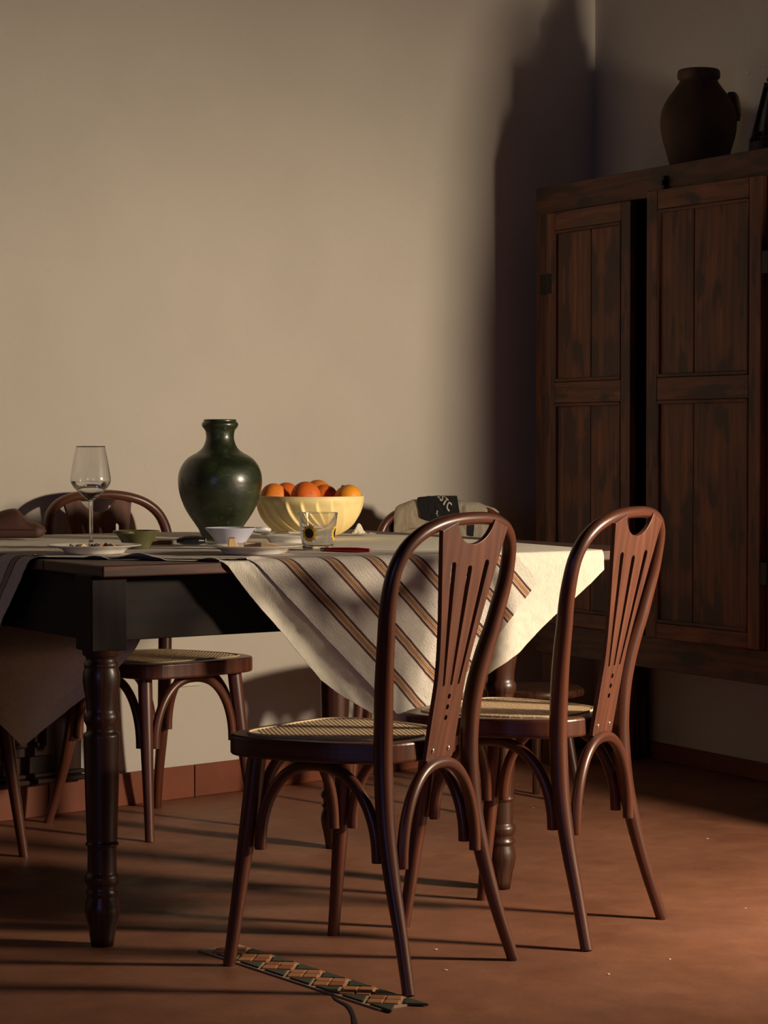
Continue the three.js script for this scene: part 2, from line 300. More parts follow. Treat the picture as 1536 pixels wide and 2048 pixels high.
// unseen arched panel, out of view at the right, placed as a shade; it keeps the lamp off the cabinet and the corner
{
  const o = thing('screen', 'unseen tall arched wooden panel, out of view, placed to shade the cabinet and corner', 'screen', [1.408, 0, -5.583], 0.553);
  const s = new THREE.Shape(); s.moveTo(-0.004, 0); s.lineTo(0, 1.26); s.bezierCurveTo(0.02, 1.42, 0.06, 1.62, 0.125, 1.63); s.bezierCurveTo(0.165, 1.63, 0.18, 1.56, 0.21, 1.48); s.lineTo(0.48, 1.44); s.lineTo(0.48, 0); s.closePath();
  part('panel', planar(new THREE.ExtrudeGeometry(s, { depth: 0.02, bevelEnabled: true, bevelSize: 0.004, bevelThickness: 0.004, bevelSegments: 2, curveSegments: 20 }), 'y'), mat.cabinetDark, o);
  for (const x of [0.04, 0.43]) part('foot', plank(0.03, 0.05, 0.26, x, 0.025, 0.01, 'z'), mat.cabinetDark, o);
}

// inlay strip of small tiles in the floor
{
  const a0 = V(-0.330, 0, -4.72), a1 = V(0.068, 0, -4.18), d = a1.clone().sub(a0).normalize(), L = a0.distanceTo(a1), nrm = V(-d.z, 0, d.x);
  const g = new THREE.Group(); g.name = 'inlay_strip'; floor.add(g); g.position.copy(a0); g.rotation.y = Math.atan2(-d.z, d.x);
  const hw = 0.043, unit = hw * 2, n = Math.floor(L / unit), LS = n * unit + 0.012;
  part('grout_bed', plank(LS, 0.004, 0.094, LS / 2 - 0.006, 0.0012, 0, 'x', 0.001), mat.grout, g);
  const ex = (pts) => new THREE.ExtrudeGeometry(new THREE.Shape(pts.map((p) => new THREE.Vector2(...p))), { depth: 0.003, bevelEnabled: true, bevelSize: 0.0012, bevelThickness: 0.0008, bevelSegments: 1 }).rotateX(-Math.PI / 2);
  const gp = 0.0055, q = hw / 2 - gp * 0.8;
  const rh = ex([[-q, 0], [0, -q], [q, 0], [0, q]]), triT = ex([[-hw + gp * 2.2, 0], [hw - gp * 2.2, 0], [0, hw - gp * 2.6]]);
  const r = rng(5);
  for (let i = 0; i < n; i++) {
    const c = unit * (i + 0.5);
    for (const [x, z] of [[-hw / 2, 0], [hw / 2, 0], [0, hw / 2], [0, -hw / 2]]) { const t = part('tile', rh, z ? mat.tileTan : r() < 0.5 ? mat.tileRed : mat.tileTan, g, [c + x, 0.0022 + r() * 0.0006, z]); t.rotation.y = (r() - 0.5) * 0.08; }
    if (i < n) { part('tile', triT, mat.tileGreen, g, [c + hw, 0.0022, -hw + 0.0025], [0, Math.PI, 0]).rotation.set(0, Math.PI, 0); part('tile', triT, mat.tileGreen, g, [c + hw, 0.0022, hw - 0.0025]); }
  }
  // crack running off the strip towards the camera
  const ck = sweep([V(-0.096, 0.0008, -4.345), V(-0.088, 0.0008, -4.29), V(-0.066, 0.0008, -4.24), V(-0.055, 0.0008, -4.17), V(-0.047, 0.0008, -4.05), V(-0.02, 0.0008, -3.9)], [0.001, 0.0055, 0.004, 0.006, 0.004, 0.003], { segs: 40, radial: 8, sx: 0.2, sy: 1, up: V(0, 1, 0) });
  part('floor_crack', ck, mat.dark, floor);
}

// ---------------------------------------------------------------- table
const TA = V(-0.557, 0, -4.68), TH = Math.PI / 180 * 32, U = V(Math.cos(TH), 0, -Math.sin(TH)), VV = V(-Math.sin(TH), 0, -Math.cos(TH));
const TL = 1.408, TW = 1.45, TT = 0.772;
const onTable = (u, v, y) => TA.clone().addScaledVector(U, u).addScaledVector(VV, v).setY(y);
const toTable = (x, z) => { const p = V(x, 0, z).sub(TA); return [p.dot(U), p.dot(VV)]; };
{
  const t = thing('dining_table', 'large dark-stained wooden table with turned legs under the cloths', 'table', [TA.x, 0, TA.z], TH);
  // local x = along the near edge, local -z = away from it
  const th = 0.024, boards = 5, bw = TW / boards;
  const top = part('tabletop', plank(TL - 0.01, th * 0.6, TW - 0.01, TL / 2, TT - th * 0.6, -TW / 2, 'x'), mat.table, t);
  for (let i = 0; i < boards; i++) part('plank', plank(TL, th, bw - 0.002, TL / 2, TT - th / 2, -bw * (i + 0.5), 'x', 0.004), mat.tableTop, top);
  const legs = [[0.028, 0.068], [1.058, 0.142], [1.012, 0.80], [0.03, 0.76]];
  const prof = [[0.0001, 0.0], [0.0226, 0.0], [0.0255, 0.018], [0.029, 0.04], [0.032, 0.05], [0.0352, 0.068], [0.0357, 0.076], [0.034, 0.088], [0.030, 0.099], [0.0305, 0.103], [0.0335, 0.106], [0.0335, 0.111], [0.030, 0.114], [0.0298, 0.122], [0.0315, 0.125], [0.0352, 0.130], [0.0356, 0.138], [0.0345, 0.144], [0.0298, 0.148], [0.0296, 0.152], [0.0290, 0.198], [0.0295, 0.203], [0.0333, 0.2045], [0.0335, 0.2085], [0.0305, 0.211], [0.031, 0.216], [0.0335, 0.30], [0.0352, 0.36], [0.0368, 0.424], [0.0366, 0.430], [0.031, 0.433], [0.0302, 0.439], [0.0308, 0.446], [0.0325, 0.449], [0.0352, 0.455], [0.0357, 0.463], [0.0345, 0.470], [0.0315, 0.473], [0.0306, 0.480], [0.0318, 0.50], [0.0352, 0.518], [0.0378, 0.535], [0.0372, 0.552], [0.0338, 0.562], [0.0338, 0.565], [0.0355, 0.567], [0.0352, 0.572], [0.031, 0.577], [0.0308, 0.583], [0.0335, 0.587], [0.0378, 0.589], [0.0378, 0.602]];
  const lg = lathe(prof, 40);
  const blk = plank(0.078, 0.152, 0.078, 0, 0.675, 0, 'y', 0.003);
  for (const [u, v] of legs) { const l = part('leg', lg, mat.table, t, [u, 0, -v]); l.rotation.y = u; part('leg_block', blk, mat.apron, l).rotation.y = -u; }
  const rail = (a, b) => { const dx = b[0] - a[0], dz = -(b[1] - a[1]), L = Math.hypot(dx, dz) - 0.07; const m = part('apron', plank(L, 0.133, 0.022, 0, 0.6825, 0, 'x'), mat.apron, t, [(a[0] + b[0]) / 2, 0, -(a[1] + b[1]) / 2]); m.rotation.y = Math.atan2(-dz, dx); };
  for (let i = 0; i < 4; i++) rail(legs[i], legs[(i + 1) % 4]);
}

// ---------------------------------------------------------------- cloths: drawn flat in table coordinates (u, v), folded over the table's edges
function foldMap(u, v, lift) {
  const r = 0.012 + lift; let p, n;
  const fold = (t) => { const phi = Math.min(t / r, Math.PI / 2), rest = Math.max(0, t - r * Math.PI / 2); return [r * Math.sin(phi), r * (1 - Math.cos(phi)) + rest, phi]; };
  const y = TT + lift;
  if (v < 0) { const [o, d] = fold(-v); p = onTable(u, -o + 0.006, y - d); }
  else if (u < 0) { const [o, d] = fold(-u); p = onTable(-o + 0.006, v, y - d); }
  else if (v > TW) { const t = v - TW, [o, d] = fold(t), tilt = smooth(0.0, 0.3, d) * 0.47; p = onTable(u, TW + o - 0.006 - tilt, y - d * 0.93); }
  else p = onTable(u, v, y);
  return p;
}
function segDist(p, poly) { let m = 9; for (let i = 0; i < poly.length; i++) { const a = poly[i], b = poly[(i + 1) % poly.length], dx = b[0] - a[0], dy = b[1] - a[1], t = clamp(((p[0] - a[0]) * dx + (p[1] - a[1]) * dy) / (dx * dx + dy * dy)); m = Math.min(m, Math.hypot(p[0] - a[0] - dx * t, p[1] - a[1] - dy * t)); } return m; }
function clipCell(poly, x0, x1, y0, y1) {
  let out = poly;
  for (const [k, lim, s] of [[0, x0, 1], [0, x1, -1], [1, y0, 1], [1, y1, -1]]) {
    const src = out; out = []; if (!src.length) break;
    for (let i = 0; i < src.length; i++) { const a = src[i], b = src[(i + 1) % src.length], da = s * (a[k] - lim), db = s * (b[k] - lim); if (da >= 0) out.push(a); if ((da >= 0) !== (db >= 0)) { const t = da / (da - db); const q = [a[0] + (b[0] - a[0]) * t, a[1] + (b[1] - a[1]) * t]; q[k] = lim; out.push(q); } }
  }
  return out;
}
function sheet(poly, cell, map, thick) {
  const xs = poly.map((p) => p[0]), ys = poly.map((p) => p[1]), X0 = Math.floor(Math.min(...xs) / cell), X1 = Math.ceil(Math.max(...xs) / cell), Y0 = Math.floor(Math.min(...ys) / cell), Y1 = Math.ceil(Math.max(...ys) / cell);
  const keys = new Map(), flat = [], tri = [];
  const id = (p) => { const k = Math.round(p[0] * 1e5) + ',' + Math.round(p[1] * 1e5); if (!keys.has(k)) { keys.set(k, flat.length); flat.push(p); } return keys.get(k); };
  for (let i = X0; i < X1; i++) for (let j = Y0; j < Y1; j++) {
    const c = clipCell(poly, i * cell, (i + 1) * cell, j * cell, (j + 1) * cell); if (c.length < 3) continue;
    const ids = c.map(id).filter((v, k, a) => v !== a[(k + 1) % a.length]);
    for (let k = 1; k + 1 < ids.length; k++) if (ids[0] !== ids[k] && ids[k] !== ids[k + 1] && ids[0] !== ids[k + 1]) tri.push(ids[0], ids[k], ids[k + 1]);
  }
  const n = flat.length, pos = new Float32Array(n * 6), uv = new Float32Array(n * 4);
  flat.forEach((p, i) => { const q = map(p[0], p[1]); pos.set([q.x, q.y, q.z], i * 3); uv.set([p[0], p[1]], i * 2); uv.set([p[0], p[1]], (n + i) * 2); });
  const g0 = new THREE.BufferGeometry(); g0.setAttribute('position', new THREE.BufferAttribute(pos.slice(0, n * 3), 3)); g0.setIndex(tri); g0.computeVertexNormals();
  const nn = g0.attributes.normal.array;
  for (let i = 0; i < n * 3; i++) pos[n * 3 + i] = pos[i] - nn[i] * thick;
  const edges = new Map(); for (let i = 0; i < tri.length; i += 3) for (const [a, b] of [[tri[i], tri[i + 1]], [tri[i + 1], tri[i + 2]], [tri[i + 2], tri[i]]]) { const k = a < b ? a + '_' + b : b + '_' + a; if (edges.has(k)) edges.set(k, null); else edges.set(k, [a, b]); }
  const idx = tri.slice(); for (let i = 0; i < tri.length; i += 3) idx.push(tri[i] + n, tri[i + 2] + n, tri[i + 1] + n);
  for (const e of edges.values()) if (e) idx.push(e[0], e[0] + n, e[1], e[1], e[0] + n, e[1] + n);
  const g = new THREE.BufferGeometry(); g.setAttribute('position', new THREE.BufferAttribute(pos, 3)); g.setAttribute('uv', new THREE.BufferAttribute(uv, 2)); g.setIndex(idx);
  const norm = new Float32Array(n * 6); norm.set(nn); for (let i = 0; i < n * 3; i++) norm[n * 3 + i] = -nn[i]; g.setAttribute('normal', new THREE.BufferAttribute(norm, 3));
  return g;
}
// white under-cloth
{
  const poly = [[0.0, 0.335], [0.12, 0.19], [0.262, 0.0], [0.330, -0.078], [0.403, -0.154], [0.452, -0.212], [0.499, -0.263], [0.55, -0.30], [0.616, -0.335], [0.70, -0.385], [0.735, -0.39], [0.80, -0.35], [0.87, -0.305], [0.937, -0.262], [1.0035, -0.227], [1.05, -0.19], [1.092, -0.158], [1.17, -0.104], [1.236, -0.052], [1.238, 0.0], [1.262, 0.2], [1.30, 0.55], [1.31, 0.9], [1.22, 1.15], [1.12, 1.33], [0.84, 1.452], [0.47, 1.83], [0.255, 1.985], [0.06, 1.79], [-0.05, 1.66], [-0.05, 1.0], [-0.03, 0.6]];
  const map = (u, v) => {
    const p = foldMap(u, v, 0.0016), d = segDist([u, v], poly), hang = Math.max(-v, v - TW, 0);
    const out = v < 0 ? VV.clone().negate() : v > TW ? VV.clone().negate() : V(0, 1, 0);
    let k = hang > 0 ? hang : 0;
    let disp = 0.010 * k / 0.3 * Math.sin(u * 17 + v * 9) + 0.012 * smooth(0.03, 0.2, k) * fbm(u * 5, v * 5, 3, 3);
    const hem = Math.abs(d - 0.036); disp -= 0.0034 * Math.exp(-Math.pow(hem / 0.0045, 2)) * (0.6 + 1.6 * Math.max(0, fbm(u * 34, v * 34, 5, 2) * 2)); disp += 0.0035 * smooth(0.045, 0.03, d) * fbm(u * 30, v * 30, 19, 3) + 0.0022 * fbm(u * 24, v * 24, 29, 3);
    disp += 0.003 * smooth(0.05, 0, d) * fbm(u * 22, v * 22, 9, 2);
    if (hang > 0) { // the fold between the hem and the striped cloth
      const q = 0.7 * u + 0.71 * v - 0.2247; disp -= 0.020 * smooth(0.02, 0.12, -v) * Math.exp(-Math.pow((q + 0.026) / 0.020, 2)) * smooth(0.85, 0.55, u);
    }
    if (hang <= 0) { const w = smooth(0.0, 0.05, d); disp = 0.0012 * Math.max(0, fbm(u * 14, v * 14, 13, 3)) * w; if (u < 0.32 && v < 0.4) disp += 0.007 * smooth(0.03, 0, d) * Math.max(0, Math.sin((u - v) * 34)) ; }
    return p.addScaledVector(out, disp);
  };
  tag(struct(numbered('tablecloth'), sheet(poly, 0.0075, map, 0.0012), mat.linen), 'plain white linen tablecloth with hanging corners lying under the striped runner', 'tablecloth').userData.kind = undefined;
  delete scene.children[scene.children.length - 1].userData.kind;
}
// striped runner laid across it
{
  const D = [0.7121, -0.7021], N = [0.7021, 0.7121], o = [0.733, -0.403];   // o: its lower near corner; q across along N, p back along -D
  const LEN = 1.80, poly = [[0, 0], [RW, 0], [RW, LEN], [0, LEN]];
  const map = (q, p) => {
    const u = o[0] + N[0] * q - D[0] * p, v = o[1] + N[1] * q - D[1] * p;
    const pt = foldMap(u, v, 0.0042), hang = Math.max(-v, -u, 0), d = segDist([q, p], poly);
    const out = v < 0 ? VV.clone().negate() : u < 0 ? U.clone().negate() : V(0, 1, 0);
    let disp = hang > 0 ? 0.010 * hang / 0.3 * Math.sin(u * 17 + v * 9) + 0.012 * smooth(0.03, 0.2, hang) * fbm(u * 5, v * 5, 3, 3) + 0.006 * hang / 0.2 * fbm(u * 14, v * 14, 33, 3) + 0.002 * fbm(u * 40, v * 40, 43, 2) + 0.002 : 0;
    disp -= 0.0012 * Math.exp(-Math.pow((d - 0.02) / 0.004, 2)) * (0.5 + Math.max(0, fbm(u * 40, v * 40, 5, 2) * 2));
    if (hang <= 0) { disp = 0.0004 + 0.0015 * Math.max(0, fbm(u * 16, v * 16, 23, 3)); if (q < 0.05) disp += 0.010 * smooth(0.05, 0.0, q) * Math.pow(Math.max(0, Math.sin(p * 24 + 1)), 3) * smooth(0.05, 0.12, Math.min(u, v) + 0.1); }
    return pt.addScaledVector(out, disp);
  };
  const m = struct(numbered('table_runner'), sheet(poly, 0.006, map, 0.0014), mat.runner); delete m.userData.kind;
  tag(m, 'cream woven table runner with brown and ochre stripes hanging over the table edge', 'table runner');
}

// ---------------------------------------------------------------- bentwood chairs. local: x right, y up, -z the way the sitter faces, origin between the rear feet
const chairProto = (() => {
  const g = {};
  const half = [[0.1835, 0.0, -0.004], [0.1673, 0.1, 0.0245], [0.1576, 0.2, 0.0505], [0.151, 0.3, 0.0695], [0.1475, 0.4, 0.078], [0.1485, 0.45, 0.078], [0.152, 0.5, 0.075], [0.1594, 0.55, 0.0688], [0.170, 0.6, 0.0595], [0.1825, 0.65, 0.048], [0.193, 0.7, 0.038], [0.1985, 0.745, 0.0275], [0.1955, 0.785, 0.018], [0.181, 0.82, 0.006], [0.150, 0.847, -0.006], [0.105, 0.864, -0.016], [0.052, 0.872, -0.021]];
  const pts = [...half.map(([w, h, f]) => V(-w, h, -f)), V(0, 0.8735, 0.0225), ...half.slice().reverse().map(([w, h, f]) => V(w, h, -f))];
  g.frame = sweep(pts, (t) => { const s = Math.min(t, 1 - t) * 2; return s < 0.46 ? mix(0.0122, 0.0185, smooth(0, 0.4, s)) : mix(0.0185, 0.0122, smooth(0.46, 0.98, s)); }, { segs: 180, radial: 18 });
  // seat outline, half width by depth
  const O = [[0, 0.030], [0.045, 0.032], [0.095, 0.046], [0.128, 0.068], [0.15, 0.105], [0.178, 0.17], [0.196, 0.25], [0.203, 0.33], [0.2, 0.39], [0.183, 0.435], [0.15, 0.46], [0.08, 0.472], [0, 0.475]];
  O.forEach((p) => { p[0] *= 0.96; p[1] = 0.061 + (p[1] - 0.03) * 0.88; });
  const outline = (inset) => { const c = new THREE.CatmullRomCurve3([...O.map(([x, z]) => V(x, 0, z)), ...O.slice(1, -1).reverse().map(([x, z]) => V(-x, 0, z))], true, 'centripetal'); return c.getPoints(96).slice(0, 96).map((p) => { const cx = 0, cz = 0.25, dx = p.x - cx, dz = p.z - cz, l = Math.hypot(dx, dz); return new THREE.Vector2(cx + dx * (1 - inset / l), cz + dz * (1 - inset / l)); }); };
  const sh = new THREE.Shape(outline(0.006)); sh.holes.push(new THREE.Path(outline(0.042)));
  g.rim = planar(new THREE.ExtrudeGeometry(sh, { depth: 0.028, bevelEnabled: true, bevelSize: 0.006, bevelThickness: 0.006, bevelSegments: 3 }).rotateX(-Math.PI / 2).translate(0, 0.418, 0), 'z');
  // woven cane: pairs of strands both ways and two sets of diagonals, clipped to the seat opening
  const inner = outline(0.034), strands = [];
  const cut = (a, b) => { // longest inside interval of the segment a-b
    const hits = []; for (let i = 0; i < inner.length; i++) { const p = inner[i], q = inner[(i + 1) % inner.length], rx = b.x - a.x, ry = b.y - a.y, sx = q.x - p.x, sy = q.y - p.y, dn = rx * sy - ry * sx; if (Math.abs(dn) < 1e-9) continue; const t = ((p.x - a.x) * sy - (p.y - a.y) * sx) / dn, w = ((p.x - a.x) * ry - (p.y - a.y) * rx) / dn; if (w >= 0 && w < 1) hits.push(t); }
    hits.sort((x, y) => x - y); return hits.length >= 2 ? [hits[0], hits[hits.length - 1]] : null;
  };
  const strand = (a, b, w, y, wave) => { const h = cut(a, b); if (!h) return; const p = a.clone().lerp(b, h[0]), q = a.clone().lerp(b, h[1]), L = p.distanceTo(q); if (L < 0.01) return; const box = new THREE.BoxGeometry(L, 0.0011, w); box.rotateY(-Math.atan2(-(q.y - p.y), q.x - p.x) * 1).translate((p.x + q.x) / 2, y, -(p.y + q.y) / 2); strands.push(box); };
  const S = 0.0125;
  for (let k = -20; k <= 40; k++) {
    for (const o of [-0.0017, 0.0017]) { strand(new THREE.Vector2(k * S + o, -0.2), new THREE.Vector2(k * S + o, 0.8), 0.0023, 0.4515); strand(new THREE.Vector2(-0.5, k * S + o), new THREE.Vector2(0.5, k * S + o), 0.0023, 0.4522); }
    for (const s of [-1, 1]) for (const j of [0]) { const c = (k + 0.5) * S * 1.0; strand(new THREE.Vector2(-0.6, c - s * 0.6), new THREE.Vector2(0.6, c + s * 0.6), 0.0026, s > 0 ? 0.4531 : 0.4526); }
  }
  g.cane = merge(strands);
  const ring = outline(0.036).map((p) => V(p.x, 0.4532, -p.y)); ring.push(ring[0].clone());
  g.binding = sweep(ring, 0.0026, { segs: 120, radial: 6, cap: false });
  // rear splat: shaped board with notch, three slots and three holes; screwed to the back of the seat
  const s = new THREE.Shape();
  s.moveTo(-0.040, 0.404); s.quadraticCurveTo(-0.0455, 0.404, -0.0455, 0.412); s.lineTo(-0.047, 0.55); s.bezierCurveTo(-0.052, 0.63, -0.078, 0.71, -0.112, 0.852);
  s.lineTo(-0.064, 0.868); s.bezierCurveTo(-0.056, 0.838, -0.030, 0.823, 0, 0.8225); s.bezierCurveTo(0.030, 0.823, 0.056, 0.838, 0.064, 0.868); s.lineTo(0.112, 0.852);
  s.bezierCurveTo(0.078, 0.71, 0.052, 0.63, 0.047, 0.55); s.lineTo(0.0455, 0.412); s.quadraticCurveTo(0.0455, 0.404, 0.040, 0.404); s.closePath();
  for (const k of [-1, 0, 1]) {
    const xb = k * 0.026, xt = k * 0.0575, yt = k ? 0.792 : 0.783, h = new THREE.Path(), wt = 0.0082, wb = 0.0036;
    h.moveTo(xb - wb, 0.553); h.lineTo(xt - wt, yt - wt); h.absarc(xt, yt - wt, wt, Math.PI, 0, true); h.lineTo(xb + wb, 0.553); h.absarc(xb, 0.553, wb, 0, Math.PI, true); s.holes.push(h);
  }
  for (const y of [0.528, 0.507, 0.486]) { const h = new THREE.Path(); h.absarc(0, y, 0.0052, 0, Math.PI * 2, true); s.holes.push(h); }
  const sg = new THREE.ExtrudeGeometry(s, { depth: 0.007, bevelEnabled: true, bevelSize: 0.001, bevelThickness: 0.0012, bevelSegments: 2, curveSegments: 16 });
  planar(sg, 'y'); const lean = Math.atan2(0.087, 0.46);
  g.splatMatrix = (q) => q.translate(0, -0.404, 0).rotateX(lean).translate(0, 0.414, -0.059);
  g.splat = g.splatMatrix(sg);
  const sc = new THREE.SphereGeometry(0.0055, 14, 8, 0, Math.PI * 2, 0, Math.PI / 2).scale(1, 0.55, 1).rotateX(Math.PI / 2);
  g.screws = [-0.027, 0.027].map((x) => g.splatMatrix(sc.clone().translate(x, 0.423, 0.0082)));
  g.legs = [-1, 1].map((k) => sweep([V(k * 0.147, 0.425, -0.374), V(k * 0.154, 0.3, -0.388), V(k * 0.1725, 0.0, -0.426)], (t) => mix(0.0185, 0.0125, smooth(0.1, 1, t)), { segs: 30, radial: 16 }));
  // arched braces between neighbouring legs
  const arch = (a, b, top = 0.404, bot = 0.236, r = 0.0115) => { const c = []; for (let i = 0; i <= 20; i++) { const t = i / 20, x = -Math.cos(t * Math.PI), yy = Math.pow(Math.max(0, 1 - Math.pow(Math.abs(x), 2.3)), 1 / 2.0); const k = (x + 1) / 2; c.push(V(mix(a.x, b.x, k), mix(bot, top, yy), mix(a.z, b.z, k))); } c.unshift(V(a.x, bot - 0.005, a.z)); c.push(V(b.x, bot - 0.005, b.z)); return sweep(c, r, { segs: 64, radial: 12, sx: 1.0, sy: 1.0 }); };
  const FLp = V(-0.140, 0, -0.385), FRp = V(0.140, 0, -0.385), RLp = V(-0.130, 0, -0.085), RRp = V(0.130, 0, -0.085);
  g.braces = [arch(V(-0.1535, 0, -0.363), V(-0.149, 0, -0.09)), arch(V(0.1535, 0, -0.363), V(0.149, 0, -0.09)), arch(V(-0.128, 0, -0.392), V(0.128, 0, -0.392)), arch(V(-0.126, 0, -0.05), V(0.126, 0, -0.05), 0.406, 0.226)];
  return g;
})();
function makeChair() {
  const g = chairProto, o = new THREE.Group();
  part('back_frame', g.frame, mat.chair, o);
  const seat = part('seat', g.rim, mat.chair, o);
  part('cane_weave', g.cane, mat.cane, seat).userData.kind = 'stuff'; part('cane_binding', g.binding, mat.cane, seat);
  const sp = part('splat', g.splat, mat.splat, o); for (const s of g.screws) part('screw', s, mat.chrome, sp);
  for (const l of g.legs) part('leg', l, mat.chair, o);
  for (const b of g.braces) part('brace', b, mat.chair, o);
  return o;
}
const firstChair = makeChair(); let chairsMade = 0;
function placeChair(x, z, a, label) {
  const c = chairsMade++ ? firstChair.clone() : firstChair; c.name = numbered('dining_chair'); c.position.set(x, 0, z); c.rotation.y = -a; scene.add(c);
  return tag(c, label, 'chair', 'bentwood chairs around the table');
}
placeChair(0.147, -4.469, -0.964, 'bentwood cane chair nearest the camera, its back in front of the hanging runner');
placeChair(0.496, -4.860, -1.033, 'bentwood cane chair with its back before the right end of the table, near the cabinet');
placeChair(-0.761, -6.413, 2.388, 'bentwood cane chair on the far side by the wall, its hoop behind the wine glass');
const C4 = [0.175, -6.88, -2.86], C4S = 0.952;
placeChair(...C4, 'bentwood cane chair at the far right whose back is covered with clothes').scale.setScalar(C4S);
{
  const fx = Math.sin(1.02), fz = -Math.cos(1.02), rx = Math.cos(1.02), rz = Math.sin(1.02);
  placeChair(-0.882 - fx * 0.426 - rx * 0.1725, -5.77 - fz * 0.426 - rz * 0.1725, 1.02, 'bentwood cane chair at the left end, only a leg showing under the white cloth');
}

// ---------------------------------------------------------------- cabinet against the right wall. local x along its front towards the camera, z out into the room
const CAB = V(0.479, 0, -7.45), CABT = Math.atan2(-RWD.z, RWD.x), CW = 1.26, CD = 0.395;
{
  const c = thing('cabinet', 'tall old dark pine cabinet with two panelled doors against the right wall', 'cabinet', [CAB.x, 0, CAB.z], CABT);
  const b = 0.355, t = 1.81, th = 0.025;
  part('side_panel', plank(th, t - b, CD, th / 2, (t + b) / 2, -CD / 2), mat.cabinetDark, c); part('side_panel', plank(th, t - b, CD, CW - th / 2, (t + b) / 2, -CD / 2), mat.cabinetDark, c);
  part('top_board', plank(CW, 0.03, CD, CW / 2, t - 0.015, -CD / 2, 'x'), mat.cabinetDark, c); part('bottom_board', plank(CW, 0.03, CD, CW / 2, b + 0.015, -CD / 2, 'x'), mat.cabinetDark, c);
  part('back_panel', plank(CW, t - b, 0.015, CW / 2, (t + b) / 2, -CD + 0.008), mat.cabinetDark, c);
  part('frieze', plank(CW, 0.085, 0.03, CW / 2, t - 0.0425, -0.012, 'x'), mat.cabinetDark, c);
  part('base_rail', plank(CW, 0.095, 0.03, CW / 2, b + 0.0475, -0.012, 'x'), mat.cabinetDark, c);
  part('stile', plank(0.09, t - b, 0.03, 0.045, (t + b) / 2, -0.013), mat.cabinetDark, c); part('stile', plank(0.075, t - b, 0.03, CW - 0.0375, (t + b) / 2, -0.013), mat.cabinetDark, c);
  const mold = (x, y, w, h, z) => { const f = []; const k = 0.011; for (const s of [-1, 1]) { f.push(plank(k, h, 0.012, x + s * (w / 2 - k / 2), y, z, 'y', 0.004)); f.push(plank(w, k, 0.012, x, y + s * (h / 2 - k / 2), z, 'x', 0.004)); } return merge(f); };
  // a door built from x = 0 (hinge) to x = w (free edge) with sign s
  const door = (w, y0, y1, pos, turn, s) => {
    const d = part('door', plank(w - 0.02, y1 - y0 - 0.02, 0.008, s * w / 2, (y0 + y1) / 2, 0.000), mat.cabinetDark, c, pos, [0, turn, 0]);
    const st = 0.05, rail = 0.065, my = 1.167, P0 = (x, y, ww, hh, grain, m) => part(grain === 'x' ? 'rail' : 'stile', plank(ww, hh, 0.022, s * x, y, 0.006, grain, 0.003), m, d);
    P0(st / 2, (y0 + y1) / 2, st, y1 - y0, 'y', mat.cabinet); P0(w - st / 2, (y0 + y1) / 2, st, y1 - y0, 'y', mat.cabinet);
    for (const [y, h] of [[y1 - 0.028, 0.056], [my, rail], [y0 + 0.022, 0.044]]) P0(w / 2, y, w - 2 * st, h, 'x', mat.cabinet);
    for (const [a, e] of [[my + rail / 2, y1 - 0.056], [y0 + 0.044, my - rail / 2]]) {
      const split = (w - 2 * st) * (s > 0 ? 0.54 : 0.6), x0 = st;
      for (const [p, q] of [[x0, x0 + split], [x0 + split, w - st]]) part('panel_plank', plank(q - p - 0.0028, e - a, 0.012, s * (p + q) / 2, (a + e) / 2, 0.0055 + rand() * 0.001, 'y', 0.003), mat.cabinet, d);
      part('moulding', mold(s * w / 2, (a + e) / 2, w - 2 * st, e - a, 0.013), mat.cabinetDark, d);
    }
    return d;
  };
  door(0.465, 0.452, 1.722, [0.094, 0, 0.006], 0, 1);
  door(0.50, 0.452, 1.735, [1.185, 0, 0.006], 0.062, -1);
  const hinge = (x, y) => { part('hinge', merge([plank(0.05, 0.062, 0.006, x - 0.027, y, 0.009), plank(0.03, 0.062, 0.008, x + 0.018, y, 0.021), sweep([V(x, y - 0.034, 0.012), V(x, y + 0.034, 0.012)], 0.008, { segs: 4, radial: 10, straight: true })]), mat.iron, c); };
  hinge(0.092, 1.505); hinge(0.092, 0.66); hinge(1.187, 1.50); hinge(1.187, 0.66);
  part('turn_button', merge([plank(0.018, 0.055, 0.012, 0.712, 1.752, 0.01, 'y', 0.004), new THREE.CylinderGeometry(0.007, 0.007, 0.01, 12).rotateX(Math.PI / 2).translate(0.712, 1.76, 0.016)]), mat.iron, c);
  for (const [x, z] of [[0.045, -0.045], [CW - 0.045, -0.045], [0.045, -CD + 0.045], [CW - 0.045, -CD + 0.045]]) part('leg', plank(0.06, b, 0.06, x, b / 2, z), mat.cabinetDark, c);
}
const onCab = (k, z, y) => CAB.clone().addScaledVector(RWD, k).addScaledVector(rwN, z).setY(y);   // z into the cabinet
